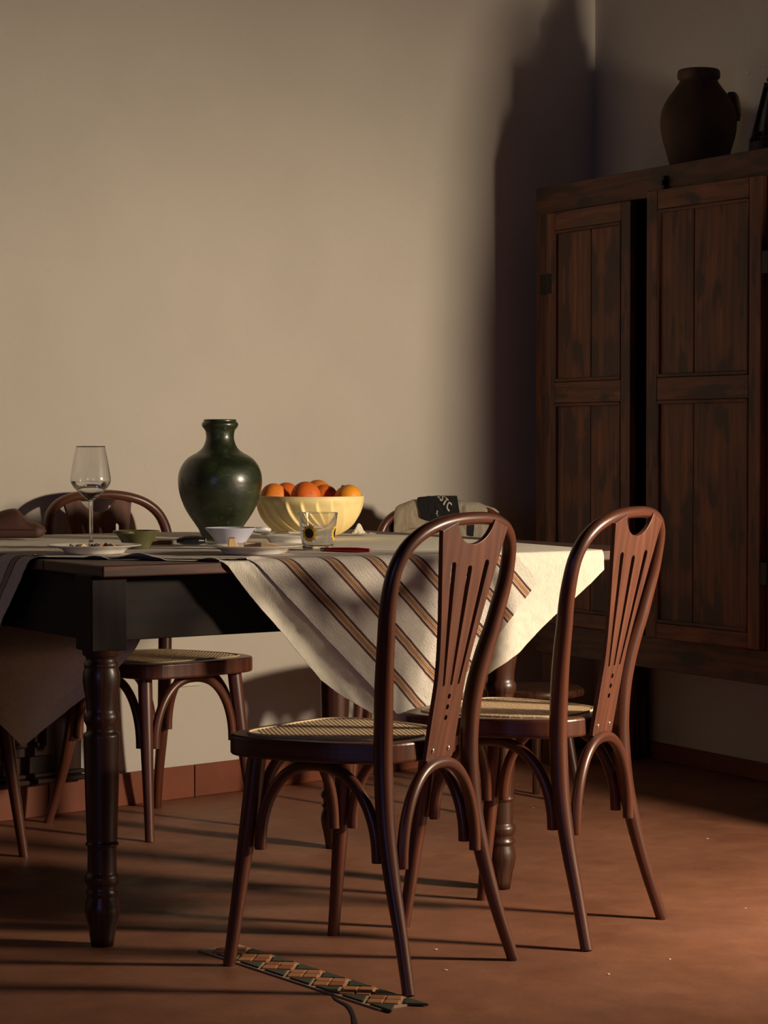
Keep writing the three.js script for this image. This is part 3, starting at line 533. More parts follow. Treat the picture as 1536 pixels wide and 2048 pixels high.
{
  const p = onCab(0.585, 0.2, 1.811);
  const j = thing('clay_jar', 'round-bellied brown clay jar with a small handle on top of the cabinet', 'jar', [p.x, p.y, p.z]);
  const prof = [[52, 348], [60, 322], [66, 300], [72, 280], [75.5, 260], [76, 238], [73, 222], [67, 208], [58, 194], [50, 184], [43, 174], [38.5, 167], [38.5, 163], [42, 160], [42.5, 152], [41, 145], [38, 143]].map(([w, y]) => [w / 675, (348 - y) / 675]);
  const pr = curveProfile(prof, 70); const inner = pr.slice().reverse().map(([r, y]) => [Math.max(0.002, r - 0.009), Math.max(0.01, y - 0.002)]);
  part('body', lathe([[0.0001, 0], ...pr, ...inner, [0.0001, 0.01]], 64), mat.clay, j);
  part('handle', sweep([V(0.085, 0.222, 0.02), V(0.100, 0.224, 0.02), V(0.1075, 0.205, 0.02), V(0.109, 0.175, 0.02), V(0.104, 0.155, 0.02)], [0.013, 0.012, 0.012, 0.013, 0.016], { segs: 24, radial: 12 }), mat.clay, j);
  const q = onCab(0.975, 0.2, 1.811);
  const l = thing('lantern', 'dark iron lantern with scalloped rims on the cabinet top, cut by the right frame edge', 'lantern', [q.x, q.y, q.z], 0.3);
  const ringGeo = (y, r, n, s) => { const f = [new THREE.CylinderGeometry(r, r, 0.008, 6).translate(0, y, 0)]; for (let i = 0; i < n; i++) { const a = i / n * Math.PI * 2, hx = Math.cos(Math.PI / 6) / Math.cos(((a + Math.PI / 6) % (Math.PI / 3) + Math.PI / 3) % (Math.PI / 3) - Math.PI / 6); f.push(new THREE.SphereGeometry(s, 8, 6).translate(Math.sin(a) * r * hx, y, Math.cos(a) * r * hx)); } return merge(f); };
  part('base', merge([new THREE.CylinderGeometry(0.085, 0.09, 0.05, 6).translate(0, 0.025, 0), ringGeo(0.055, 0.086, 30, 0.006)]), mat.iron, l);
  Array.from({ length: 6 }, (_, i) => { const a = i * Math.PI / 3; part('bar', sweep([V(Math.sin(a) * 0.078, 0.05, Math.cos(a) * 0.078), V(Math.sin(a) * 0.038, 0.215, Math.cos(a) * 0.038)], 0.006, { segs: 4, radial: 8, straight: true }), mat.iron, l); });
  part('glass_panes', new THREE.CylinderGeometry(0.036, 0.075, 0.16, 6, 1, true).translate(0, 0.133, 0), M({ color: rgb(40, 40, 40), roughness: 0.3 }), l);
  part('roof', merge([ringGeo(0.07, 0.078, 26, 0.006), ringGeo(0.205, 0.043, 18, 0.006), ringGeo(0.222, 0.036, 16, 0.006), new THREE.CylinderGeometry(0.008, 0.036, 0.06, 6).translate(0, 0.25, 0)]), mat.iron, l);
  part('ring', new THREE.TorusGeometry(0.018, 0.003, 8, 20).translate(0, 0.295, 0), mat.iron, l);
}
// low stool under the far right end of the table
{
  const o = thing('stool', 'low dark wooden stool with splayed legs in the shadow under the table', 'stool', [0.435, 0, -6.66], 0.4);
  part('seat', lathe([[0, 0.30], [0.125, 0.30], [0.13, 0.306], [0.13, 0.318], [0.122, 0.325], [0, 0.325]]), mat.table, o);
  for (let i = 0; i < 3; i++) { const a = i * Math.PI * 2 / 3 + 0.62; part('leg', sweep([V(Math.sin(a) * 0.075, 0.3, Math.cos(a) * 0.075), V(Math.sin(a) * 0.135, 0, Math.cos(a) * 0.135)], [0.014, 0.011], { segs: 6, radial: 10, straight: true }), mat.table, o); }
}
// low built-in cupboard in the back wall at the left
{
  const s0 = 1.985 , w = 1.1, p = CORNER.clone().addScaledVector(BW, 2.085);
  const o = thing('cupboard', 'low dark panelled wooden cupboard on the back wall behind the left chair legs', 'cupboard', [p.x, 0, p.z], Math.atan2(-BW.z, BW.x));
  // local x runs left along the wall, so local z points out of the room: build towards -z
  const dpt = 0.03, y0 = 0.094, y1 = 0.70;
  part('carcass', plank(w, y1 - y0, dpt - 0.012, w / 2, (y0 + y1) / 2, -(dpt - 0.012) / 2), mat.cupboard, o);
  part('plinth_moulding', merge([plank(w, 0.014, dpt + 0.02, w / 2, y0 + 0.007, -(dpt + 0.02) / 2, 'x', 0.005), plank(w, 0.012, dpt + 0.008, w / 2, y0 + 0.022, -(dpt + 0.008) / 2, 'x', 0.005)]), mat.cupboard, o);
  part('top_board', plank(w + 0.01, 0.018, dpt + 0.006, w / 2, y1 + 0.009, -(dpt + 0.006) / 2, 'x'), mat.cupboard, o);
  for (let i = 0; i < 2; i++) {
    const x = 0.1 + i * 0.5, dw = 0.42; const d = part('door', plank(dw, y1 - y0 - 0.09, 0.012, x + dw / 2, (y0 + y1) / 2 + 0.03, -dpt + 0.002), mat.cupboard, o);
    const yc = (y0 + y1) / 2 + 0.03, hh = y1 - y0 - 0.14;
    part('moulding', merge([-1, 1].flatMap((s) => [plank(0.014, hh, 0.014, x + dw / 2 + s * (dw / 2 - 0.035), yc, -dpt - 0.006, 'y', 0.005), plank(dw - 0.07, 0.014, 0.014, x + dw / 2, yc + s * (hh / 2 - 0.007), -dpt - 0.006, 'x', 0.005)])), mat.cupboard, d);
  }
}
// blank cover plate on the wall behind the chair
{
  const p = CORNER.clone().addScaledVector(BW, 1.72).addScaledVector(bwN, -0.004);
  const o = thing('wall_plate', 'small white rectangular cover plate on the wall behind the far chair seat', 'wall plate', [p.x, 0.355, p.z], Math.atan2(-BW.z, BW.x));
  part('cover', new RoundedBoxGeometry(0.115, 0.075, 0.008, 3, 0.0035), mat.plaster, o);
  part('screw', new THREE.CylinderGeometry(0.003, 0.003, 0.004, 10).rotateX(Math.PI / 2).translate(0.04, 0, -0.004), mat.chrome, o); part('screw', new THREE.CylinderGeometry(0.003, 0.003, 0.004, 10).rotateX(Math.PI / 2).translate(-0.04, 0, -0.004), mat.chrome, o);
}

// ---------------------------------------------------------------- on the table
const Y0 = TT + 0.0055;
// green vase
{
  const o = thing('vase', 'large dark green glazed vase with a narrow neck beside the orange bowl', 'vase', [-0.402, Y0, -5.80]);
  const prof = [[34, 1080], [38, 1072], [43, 1060], [51, 1048], [60, 1035], [69, 1020], [76, 1004], [81, 988], [83.5, 972], [84, 958], [81.5, 944], [75, 930], [65, 918], [52, 909.5]].map(([w, y]) => [w / 815, (1080 - y) / 815]);
  const neck = [[50, 909], [44, 905], [39, 901], [34, 895], [30, 886], [28, 877], [28.5, 868], [30.5, 861], [34.5, 856], [36.5, 852], [36, 847.5], [33, 844.5], [32.5, 841], [30, 840]].map(([w, y]) => [w / 815, (1080 - y) / 815]);
  part('body', lathe([[0.0001, 0], ...curveProfile(prof, 60), [0.0618, 0.2098], [0.0605, 0.2105]], 72), mat.glaze, o);
  const nk = curveProfile(neck, 50), inn = nk.slice(8).reverse().map(([r, y]) => [r - 0.006, y]);
  part('neck', lathe([[0.0605, 0.2105], ...nk, ...inn, [0.02, 0.19]], 64), mat.glaze, o);
}
// fluted bowl and oranges
const BOWL = V(-0.187, Y0, -5.95);
{
  const o = thing('fruit_bowl', 'cream yellow bowl with swirling flutes, full of oranges, behind the tumbler', 'bowl', [BOWL.x, Y0, BOWL.z]);
  const R = 0.1365, H = 0.101, prof = (t) => [R * Math.pow(Math.sin(mix(0.36, Math.PI / 2, t)), 1.12), H * (1 - Math.cos(mix(0, Math.PI / 2, Math.pow(t, 0.98))))];
  const nS = 320, nT = 40, pos = [], idx = [], uv = [];
  const ringAt = (t, out) => { for (let i = 0; i <= nS; i++) { const a = i / nS * Math.PI * 2; let [r, y] = prof(t); if (out) { const ph = ((a * 22 / (2 * Math.PI) + (1 - t) * (1 - t) * 3.2 + 10) % 1), f = Math.pow(ph, 0.75) * (1 - smooth(0.86, 1.0, ph)); r -= 0.0080 * f * smooth(0.96, 0.84, t) * smooth(0.0, 0.3, t); } else { r -= 0.006; y = y * 0.94 + 0.006; } pos.push(Math.cos(a) * r, y, Math.sin(a) * r); uv.push(a, t); } };
  for (let k = 0; k <= nT; k++) ringAt(k / nT, true); 
  const rows = nT + 1 + 20; for (let k = 0; k < 20; k++) { const t = 1 - k / 19.5; ringAt(t, false); }
  for (let k = 0; k < rows - 1; k++) for (let i = 0; i < nS; i++) { const a = k * (nS + 1) + i, b = a + nS + 1; idx.push(a, b, a + 1, b, b + 1, a + 1); }
  const c = pos.length / 3; pos.push(0, 0, 0); uv.push(0, 0); for (let i = 0; i < nS; i++) idx.push(c, i, i + 1);
  const c2 = pos.length / 3; pos.push(0, 0.012, 0); uv.push(0, 0); for (let i = 0; i < nS; i++) idx.push(c2, (rows - 1) * (nS + 1) + i + 1, (rows - 1) * (nS + 1) + i);
  const g = new THREE.BufferGeometry(); g.setAttribute('position', new THREE.Float32BufferAttribute(pos, 3)); g.setAttribute('uv', new THREE.Float32BufferAttribute(uv, 2)); g.setIndex(idx); g.computeVertexNormals();
  part('shell', g, mat.cream, o);
  part('rim', new THREE.TorusGeometry(R - 0.003, 0.0034, 10, 120).rotateX(Math.PI / 2).translate(0, H, 0), mat.cream, o);
  const sph = new THREE.SphereGeometry(0.0365, 40, 28); { const p = sph.attributes.position; for (let i = 0; i < p.count; i++) { const y = p.getY(i) / 0.0365, k = 1 + 0.012 * fbm(p.getX(i) * 60, p.getY(i) * 60, p.getZ(i) * 60, 2) - 0.05 * Math.pow(Math.abs(y), 8); p.setXYZ(i, p.getX(i) * k, p.getY(i) * k * 0.95, p.getZ(i) * k); } sph.computeVertexNormals(); }
  const stem = mergeGeometries([0, 1, 2, 3, 4].map((i) => new THREE.ConeGeometry(0.0013, 0.004, 4).rotateZ(Math.PI / 2).translate(0.002, 0, 0).rotateY(i * 1.2566)).concat([new THREE.CylinderGeometry(0.0018, 0.0022, 0.003, 8)]));
  // [dx, y above base, dz, radius factor, material, tilt, label]
  const list = [
    [-0.088, 0.111, 0.046, 0.93, 'orangeA', [-2.0, 0.3, 0.4], 'leftmost orange in the bowl, half hidden behind the green vase'],
    [-0.060, 0.111, -0.042, 0.94, 'orangeB', [-2.0, 0.3, 0.4], 'reddish orange between the leftmost orange and the big front orange'],
    [-0.008, 0.112, 0.056, 1.03, 'orangeB', [-2.0, 0.3, 0.4], 'big orange at the front middle of the bowl'],
    [0.018, 0.117, -0.085, 0.95, 'orangeA', [-1.2, 0, 0], 'orange at the back peeping over the big front orange'],
    [0.037, 0.106, -0.010, 0.96, 'orangeB', [-2.0, 0.3, 0.4], 'dark reddish orange just right of the big front orange'],
    [0.096, 0.109, 0.024, 0.93, 'orangeC', [0.1, 0, 0.42], 'yellowish orange alone at the right end of the bowl'],
    [0.076, 0.088, -0.055, 0.85, 'orangeB', [0.6, 0, 0], 'orange sunk low at the back between the two right ones'],
  ];
  list.forEach(([dx, y, dz, k, m, tilt, label]) => {
    const f = thing('orange', label, 'orange', [BOWL.x + dx, Y0 + y - 0.009, BOWL.z + dz], 0, 'oranges in the bowl');
    f.rotation.set(...tilt); f.scale.setScalar(k); part('fruit', sph, mat[m], f); part('stem', stem, mat.stem, f, [0, 0.0345, 0]);
  });
}
// wine glass with water
{
  const o = thing('wine_glass', 'stemmed wine glass partly filled with water at the left of the table', 'glass', [-0.662, Y0, -5.34]);
  const sc = 1 / 886, Yb = 1097, f = ([w, y]) => [w * sc, (Yb - y) * sc];
  const outer = curveProfile([[5, 1003], [12, 997], [24, 986], [34.5, 975], [39.5, 966], [40.3, 960], [38.5, 945], [34.5, 920], [29, 893]].map(f), 60);
  const inner = outer.slice(3).reverse().map(([r, y]) => [Math.max(0.0004, r - 0.0013), y + (y < 0.115 ? 0.0012 : 0)]);
  part('bowl', lathe([[0.0045, (Yb - 1003) * sc], ...outer, ...inner, [0.0001, (Yb - 998) * sc]], 72), mat.glass, o);
  const stemP = curveProfile([[4.6, 1003], [4.0, 1015], [3.8, 1050], [4.2, 1080], [7, 1090], [20, 1094.2], [35, 1095.8]].map(f), 40).reverse();
  part('stem', lathe([[0.0001, 0], [36 * sc, 0], [36.5 * sc, 0.0008], ...stemP, [0.0001, (Yb - 1003) * sc]], 56), mat.glass, o);
  const lvl = (Yb - 963) * sc, wp = inner.slice().reverse().filter((p) => p[1] < lvl).map(([r, y]) => [Math.max(0.0001, r - 0.0003), y]);
  part('water', lathe([[0.0001, wp[0][1]], ...wp, [39 * sc - 0.0005, lvl], [0.0001, lvl]], 64), mat.water, o);
}
// tumbler with sunflower print
{
  const o = thing('tumbler', 'clear glass tumbler printed with sunflowers in front of the bowl', 'glass', [-0.147, Y0, -5.245], 0);
  const rb = 0.0335, rt = 0.0445, h = 0.083;
  part('glass_body', lathe([[0.0001, 0.0], [rb - 0.003, 0], [rb, 0.003], [rb + 0.0015, 0.012], [rt, h - 0.001], [rt - 0.0008, h], [rt - 0.0017, h - 0.001], [rb, 0.014], [rb - 0.005, 0.0105], [0.0001, 0.0095]], 72), mat.glass, o);
  const cv = document.createElement('canvas'); cv.width = cv.height = 256; const x = cv.getContext('2d'); x.clearRect(0, 0, 256, 256); x.translate(128, 128);
  const r = rng(12);
  for (let k = 0; k < 3; k++) for (let i = 0; i < 22; i++) { const a = i / 22 * Math.PI * 2 + k * 0.1 + r() * 0.1, L = 92 + r() * 26 - k * 10; x.fillStyle = ['#c78c12', '#e0ab1c', '#eec23c'][k]; x.beginPath(); x.moveTo(Math.cos(a - 0.16) * 40, Math.sin(a - 0.16) * 40); x.quadraticCurveTo(Math.cos(a - 0.15) * L * 0.8, Math.sin(a - 0.15) * L * 0.8, Math.cos(a) * L, Math.sin(a) * L); x.quadraticCurveTo(Math.cos(a + 0.15) * L * 0.8, Math.sin(a + 0.15) * L * 0.8, Math.cos(a + 0.16) * 40, Math.sin(a + 0.16) * 40); x.fill(); }
  x.fillStyle = '#2a170c'; x.beginPath(); x.arc(0, 0, 56, 0, 7); x.fill(); x.fillStyle = '#120a08'; x.beginPath(); x.arc(0, 0, 46, 0, 7); x.fill();
  const im = x.getImageData(0, 0, 256, 256).data, col = new Uint8Array(256 * 256 * 4), al = new Uint8Array(256 * 256 * 4);
  for (let i = 0; i < 65536; i++) { const a = im[i * 4 + 3]; for (let c = 0; c < 3; c++) col[i * 4 + c] = a ? im[i * 4 + c] : 220; if (!a) { col[i * 4] = 220; col[i * 4 + 1] = 165; col[i * 4 + 2] = 30; } col[i * 4 + 3] = 255; al[i * 4] = al[i * 4 + 1] = al[i * 4 + 2] = a; al[i * 4 + 3] = 255; }
  const ct = new THREE.DataTexture(col, 256, 256), at = new THREE.DataTexture(al, 256, 256); ct.colorSpace = THREE.SRGBColorSpace; for (const t of [ct, at]) { t.magFilter = THREE.LinearFilter; t.needsUpdate = true; }
  const pm = M({ map: ct, alphaMap: at, transparent: true, roughness: 0.5 });
  const patch = (ang, wid, yc, hh) => { const n = 20, pos = [], uv = [], idx = []; for (let j = 0; j <= 8; j++) for (let i = 0; i <= n; i++) { const y = yc + (j / 8 - 0.5) * hh, rr = mix(rb + 0.0015, rt, (y - 0.012) / (h - 0.013)) + 0.0005, a = ang + (i / n - 0.5) * wid / rr; pos.push(Math.sin(a) * rr, y, Math.cos(a) * rr); uv.push(i / n, j / 8); } for (let j = 0; j < 8; j++) for (let i = 0; i < n; i++) { const a = j * (n + 1) + i; idx.push(a, a + 1, a + n + 1, a + 1, a + n + 2, a + n + 1); } const g = new THREE.BufferGeometry(); g.setAttribute('position', new THREE.Float32BufferAttribute(pos, 3)); g.setAttribute('uv', new THREE.Float32BufferAttribute(uv, 2)); g.setIndex(idx); g.computeVertexNormals(); return g; };
  for (const a of [-0.5, 1.42]) part('sunflower_print', patch(a, 0.052, 0.038, 0.050), pm, o);
}
// plates
const plateGeo = (R) => lathe(curveProfile([[0.0001, 0.003], [R * 0.45, 0.003], [R * 0.56, 0.0045], [R * 0.66, 0.012], [R * 0.78, 0.0165], [R * 0.97, 0.0195], [R, 0.0188], [R * 0.985, 0.0172]], 60).concat(curveProfile([[R * 0.97, 0.0168], [R * 0.78, 0.0135], [R * 0.68, 0.0085], [R * 0.61, 0.001], [R * 0.57, 0.0], [R * 0.54, 0.0012], [0.0001, 0.001]], 40)), 96);
function plate(x, z, R, label, y = Y0) { const o = thing('plate', label, 'plate', [x, y, z], 0, 'white dinner plates'); part('dish', plateGeo(R), mat.porcelain, o); return o; }
plate(-0.622, -5.075, 0.101, 'white rimmed plate with shell scraps in front of the wine glass');
plate(-0.278, -5.06, 0.106, 'white rimmed plate holding pieces of cheese near the table edge');
plate(-0.222, -5.60, 0.080, 'white side plate with cutlery on it behind the cheese plate');
// food on the plates
{
  const chunk = (pts, depth) => { const g = new THREE.ExtrudeGeometry(new THREE.Shape(pts.map((p) => new THREE.Vector2(...p))), { depth, bevelEnabled: true, bevelSize: 0.0015, bevelThickness: 0.0015, bevelSegments: 2 }); return g; };
  const yy = Y0 + 0.0035;
  const a = thing('cheese_piece', 'upright blunt wedge of cheese at the left of the cheese plate', 'cheese', [-0.324, yy + 0.0015, -5.075], 0.15, 'cheese pieces on the plate'); part('paste', chunk([[-0.011, 0], [0.011, 0], [0.003, 0.026], [-0.009, 0.026]], 0.012), mat.cheese, a); part('rind', plank(0.012, 0.0035, 0.014, -0.003, 0.0285, 0.006), mat.rind, a);
  const b = thing('cheese_piece', 'low cheese slice lying beside the upright wedge', 'cheese', [-0.300, yy + 0.0015, -5.082], 0.05, 'cheese pieces on the plate'); part('paste', chunk([[0, 0], [0.034, 0], [0.034, 0.016], [0, 0.018]], 0.014), mat.cheese, b); part('rind', plank(0.0035, 0.016, 0.014, 0.0365, 0.008, 0.007), mat.rind, b);
  const c = thing('cheese_piece', 'long tapering cheese slice at the right of the cheese plate', 'cheese', [-0.262, yy + 0.0015, -5.07], -0.03, 'cheese pieces on the plate'); part('paste', chunk([[0, 0], [0.052, 0], [0.052, 0.009], [0.012, 0.018], [0, 0.018]], 0.014), mat.cheese, c); part('rind', plank(0.0035, 0.011, 0.014, 0.0545, 0.0055, 0.007), mat.rind, c);
  const r = rng(31);
  const cols = [mat.khaki, mat.slate, mat.cheese, mat.khaki, mat.slate, mat.rind, mat.khaki, mat.cheese];
  const SCRAPS = ['leftmost curled khaki scrap on the plate before the wine glass', 'dark grey scrap second from the left on the left plate', 'tan crumb third from the left on the left plate', 'khaki peel just left of the middle of the left plate', 'dark grey scrap just right of the middle of the left plate', 'brown rind third from the right on the left plate', 'khaki peel second from the right on the left plate', 'rightmost tan crumb on the plate before the wine glass'];
  for (let i = 0; i < 8; i++) {
    const an = r() * 6.28, s = thing('food_scrap', SCRAPS[i], 'food scrap', [-0.622 - 0.046 + i * 0.0125, yy + 0.0042, -5.075 + (r() - 0.5) * 0.05], an, 'food scraps on the left plate');
    s.add(Object.assign(new THREE.Mesh(sweep([V(-0.013, 0, 0), V(-0.004, 0.006 + r() * 0.006, 0.003), V(0.006, 0.006, -0.003), V(0.013, 0.001, 0.004)], [0.002, 0.0055, 0.005, 0.002], { segs: 16, radial: 8, sx: 0.6 }), cols[i]), { name: 'peel' }));
  }
}
// small bowls with a handle
function earBowl(name, label, x, z, R, h, m, turn, y = Y0) {
  const o = thing(name, label, 'bowl', [x, y, z], turn);
  part('bowl_body', lathe(curveProfile([[0.0001, 0.0], [R * 0.5, 0.0], [R * 0.55, 0.003], [R * 0.62, h * 0.25], [R * 0.8, h * 0.62], [R * 0.985, h * 0.96], [R, h], [R * 0.97, h]], 40).concat(curveProfile([[R * 0.93, h * 0.95], [R * 0.74, h * 0.62], [R * 0.55, h * 0.25], [R * 0.3, h * 0.16], [0.0001, h * 0.15]], 30)), 64), m, o);
  return o;
}
{
  const g = earBowl('small_bowl', 'small olive green bowl with a lug handle next to the wine glass', -0.556, -5.32, 0.052, 0.040, mat.greenBowl, 0);
  part('handle', sweep([V(-0.022, 0.0365, 0.045), V(-0.02, 0.0385, 0.062), V(0.0, 0.038, 0.068), V(0.016, 0.0375, 0.060), V(0.019, 0.0365, 0.046)], [0.004, 0.005, 0.0055, 0.005, 0.004], { segs: 24, radial: 10, sx: 0.7 }).rotateY(-0.45), mat.greenBowl, g);
  const w = earBowl('small_bowl', 'small white bowl with a side handle behind the cheese plate', -0.356, -5.50, 0.061, 0.040, mat.shadedBowl, 0);
  part('handle', sweep([V(0.056, 0.036, 0.014), V(0.078, 0.0375, 0.016), V(0.089, 0.035, 0.004), V(0.080, 0.035, -0.008), V(0.056, 0.036, -0.012)], [0.005, 0.005, 0.005, 0.005, 0.005], { segs: 24, radial: 10 }), mat.porcelain, w);
}
// cutlery
{
  const k = thing('paring_knife', 'small knife with a red handle lying by the table edge before the tumbler', 'knife', [-0.083, Y0 + 0.0016, -5.075], 0);
  const a = V(-0.046, 0.006, -0.02), b = V(0.052, 0.006, 0.018), d = b.clone().sub(a).normalize();
  part('handle', sweep([a, a.clone().lerp(b, 0.3), a.clone().lerp(b, 0.7), a.clone().lerp(b, 0.95), b], [0.0042, 0.0052, 0.0058, 0.0058, 0.0040], { segs: 40, radial: 14 }), mat.red, k);
  part('ferrule', sweep([a.clone().addScaledVector(d, -0.008), a], [0.0038, 0.0044], { segs: 4, radial: 12, straight: true }), mat.steel, k);
  part('blade', sweep([a.clone().addScaledVector(d, -0.062), a.clone().addScaledVector(d, -0.05), a.clone().addScaledVector(d, -0.008)], [0.002, 0.0075, 0.008], { segs: 20, radial: 10, sx: 0.12, sy: 1, up: V(0, 1, 0) }), mat.steel, k);
  const y = Y0 + 0.0205;
  const c = thing('table_knife', 'table knife with a pale handle lying across the side plate', 'knife', [-0.222, y, -5.585], 0.1);
  part('blade', sweep([V(-0.075, 0.003, 0.005), V(-0.06, 0.003, 0), V(-0.002, 0.003, 0)], [0.002, 0.008, 0.0085], { segs: 16, radial: 10, sx: 0.12, up: V(0, 1, 0) }), mat.steel, c);
  part('handle', sweep([V(-0.004, 0.004, 0), V(0.03, 0.004, 0), V(0.08, 0.004, 0)], [0.005, 0.0058, 0.005], { segs: 16, radial: 10, sx: 0.7 }), mat.paper, c);
  const f = thing('fork', 'steel fork lying beside the knife on the side plate', 'fork', [-0.232, y, -5.615], -0.1);
  part('handle', sweep([V(-0.01, 0.006, 0), V(0.03, 0.004, 0), V(0.085, 0.003, 0)], [0.0022, 0.0028, 0.0055], { segs: 20, radial: 8, sx: 0.4, up: V(0, 1, 0) }), mat.steel, f);
  part('head', sweep([V(-0.045, 0.001, 0), V(-0.03, 0.0015, 0), V(-0.01, 0.006, 0)], [0.0105, 0.011, 0.003], { segs: 14, radial: 8, sx: 0.12, up: V(0, 1, 0) }), mat.steel, f);
  for (let i = 0; i < 4; i++) part('tine', sweep([V(-0.042, 0.001, (i - 1.5) * 0.0055), V(-0.065, 0.003, (i - 1.5) * 0.0055), V(-0.083, 0.007, (i - 1.5) * 0.0055)], [0.0017, 0.0016, 0.0008], { segs: 10, radial: 6 }), mat.steel, f);
}
// black case, matchbox, leather pouch, crumpled napkin
{
  const c = thing('spectacle_case', 'small black shiny case lying at the foot of the green vase', 'case', [-0.447, Y0, -5.47], 0.12);
  const body = sweep([V(-0.033, 0.0105, 0), V(-0.026, 0.0112, 0), V(0.02, 0.0112, 0), V(0.031, 0.0108, 0), V(0.034, 0.0108, 0)], [0.005, 0.0105, 0.0112, 0.0105, 0.006], { segs: 40, radial: 18, sy: 1.9 }); part('body', body, mat.black, c);
  part('clasp', new RoundedBoxGeometry(0.0025, 0.010, 0.012, 2, 0.001).translate(0.0335, 0.0115, 0.008), mat.steel, c);
  const m = thing('matchbox', 'small brown matchbox with a pale top between the green bowl and black case', 'box', [-0.520, Y0, -5.50], 0.1);
  part('sleeve', new RoundedBoxGeometry(0.05, 0.0105, 0.028, 2, 0.0008).translate(0, 0.0053, 0), mat.cardboard, m); part('top_label', new RoundedBoxGeometry(0.049, 0.001, 0.027, 1, 0.0004).translate(0, 0.0108, 0), mat.paper, m); part('tray', new RoundedBoxGeometry(0.006, 0.009, 0.025, 1, 0.0008).translate(0.026, 0.0052, 0), mat.paper, m);
  const p = thing('leather_pouch', 'dark brown leather pouch with a humped flap at the left end', 'pouch', [-0.918, Y0, -5.86], 0.15);
  const n = 48, prof = (x) => { const t = (x + 0.12) / 0.24; return 0.038 + 0.036 * Math.exp(-Math.pow((x - 0.002) / (x > 0.002 ? 0.026 : 0.075), 2)); };
  const pos = [], idx = [], uv = []; const ns = 28;
  for (let i = 0; i <= n; i++) { const x = -0.14 + 0.22 * i / n, e = Math.sqrt(clamp((0.08 - x) / 0.022)) * Math.sqrt(clamp((x + 0.14) / 0.03)), top = prof(x); for (let j = 0; j <= ns; j++) { const a = j / ns * Math.PI * 2, cy = Math.sin(a), cz = Math.cos(a); const hh = cy > 0 ? mix(0.016, top, Math.pow(cy, 0.8)) : 0.016 + 0.0155 * -Math.pow(-cy, 0.5); const y = e < 1 ? mix(0.018, hh, Math.max(e, 0.02)) : hh; pos.push(x, y, Math.sign(cz) * Math.pow(Math.abs(cz), 0.7) * 0.042 * mix(0.5, 1, e)); uv.push(x * 4, j / ns); } }
  for (let i = 0; i < n; i++) for (let j = 0; j < ns; j++) { const a = i * (ns + 1) + j, b = a + ns + 1; idx.push(a, a + 1, b, b, a + 1, b + 1); }
  const g = new THREE.BufferGeometry(); g.setAttribute('position', new THREE.Float32BufferAttribute(pos, 3)); g.setAttribute('uv', new THREE.Float32BufferAttribute(uv, 2)); g.setIndex(idx); g.computeVertexNormals(); part('body', g, mat.leather, p);
  part('seam', sweep([V(-0.13, 0.022, 0.040), V(-0.02, 0.023, 0.0425), V(0.05, 0.022, 0.041), V(0.072, 0.02, 0.03)], 0.0012, { segs: 30, radial: 6 }), mat.dark, p);
  const k = thing('napkin', 'small crumpled white paper napkin to the right of the fruit bowl', 'napkin', [-0.052, Y0, -6.10], 0);
  const N = 26, np = [], ni = [], nu = []; for (let j = 0; j <= N; j++) for (let i = 0; i <= N; i++) { const u = i / N - 0.5, v = j / N - 0.5, ridge = Math.max(0, 1 - Math.abs(u + 0.22 + 0.3 * v) * 4.2); np.push(u * 0.062 + 0.006 * fbm(u * 5, v * 5, 1, 2), Math.max(0.001, 0.026 * ridge * smooth(0.5, 0.1, Math.abs(v)) + 0.010 * Math.abs(fbm(u * 7, v * 7, 4, 3)) + 0.0015), v * 0.05 + 0.006 * fbm(u * 5, v * 5, 2, 2)); nu.push(u, v); }
  for (let j = 0; j < N; j++) for (let i = 0; i < N; i++) { const a = j * (N + 1) + i; ni.push(a, a + N + 1, a + 1, a + 1, a + N + 1, a + N + 2); }
  const ng = new THREE.BufferGeometry(); ng.setAttribute('position', new THREE.Float32BufferAttribute(np, 3)); ng.setAttribute('uv', new THREE.Float32BufferAttribute(nu, 2)); ng.setIndex(ni); ng.computeVertexNormals(); part('sheet', ng, mat.paper, k);
}

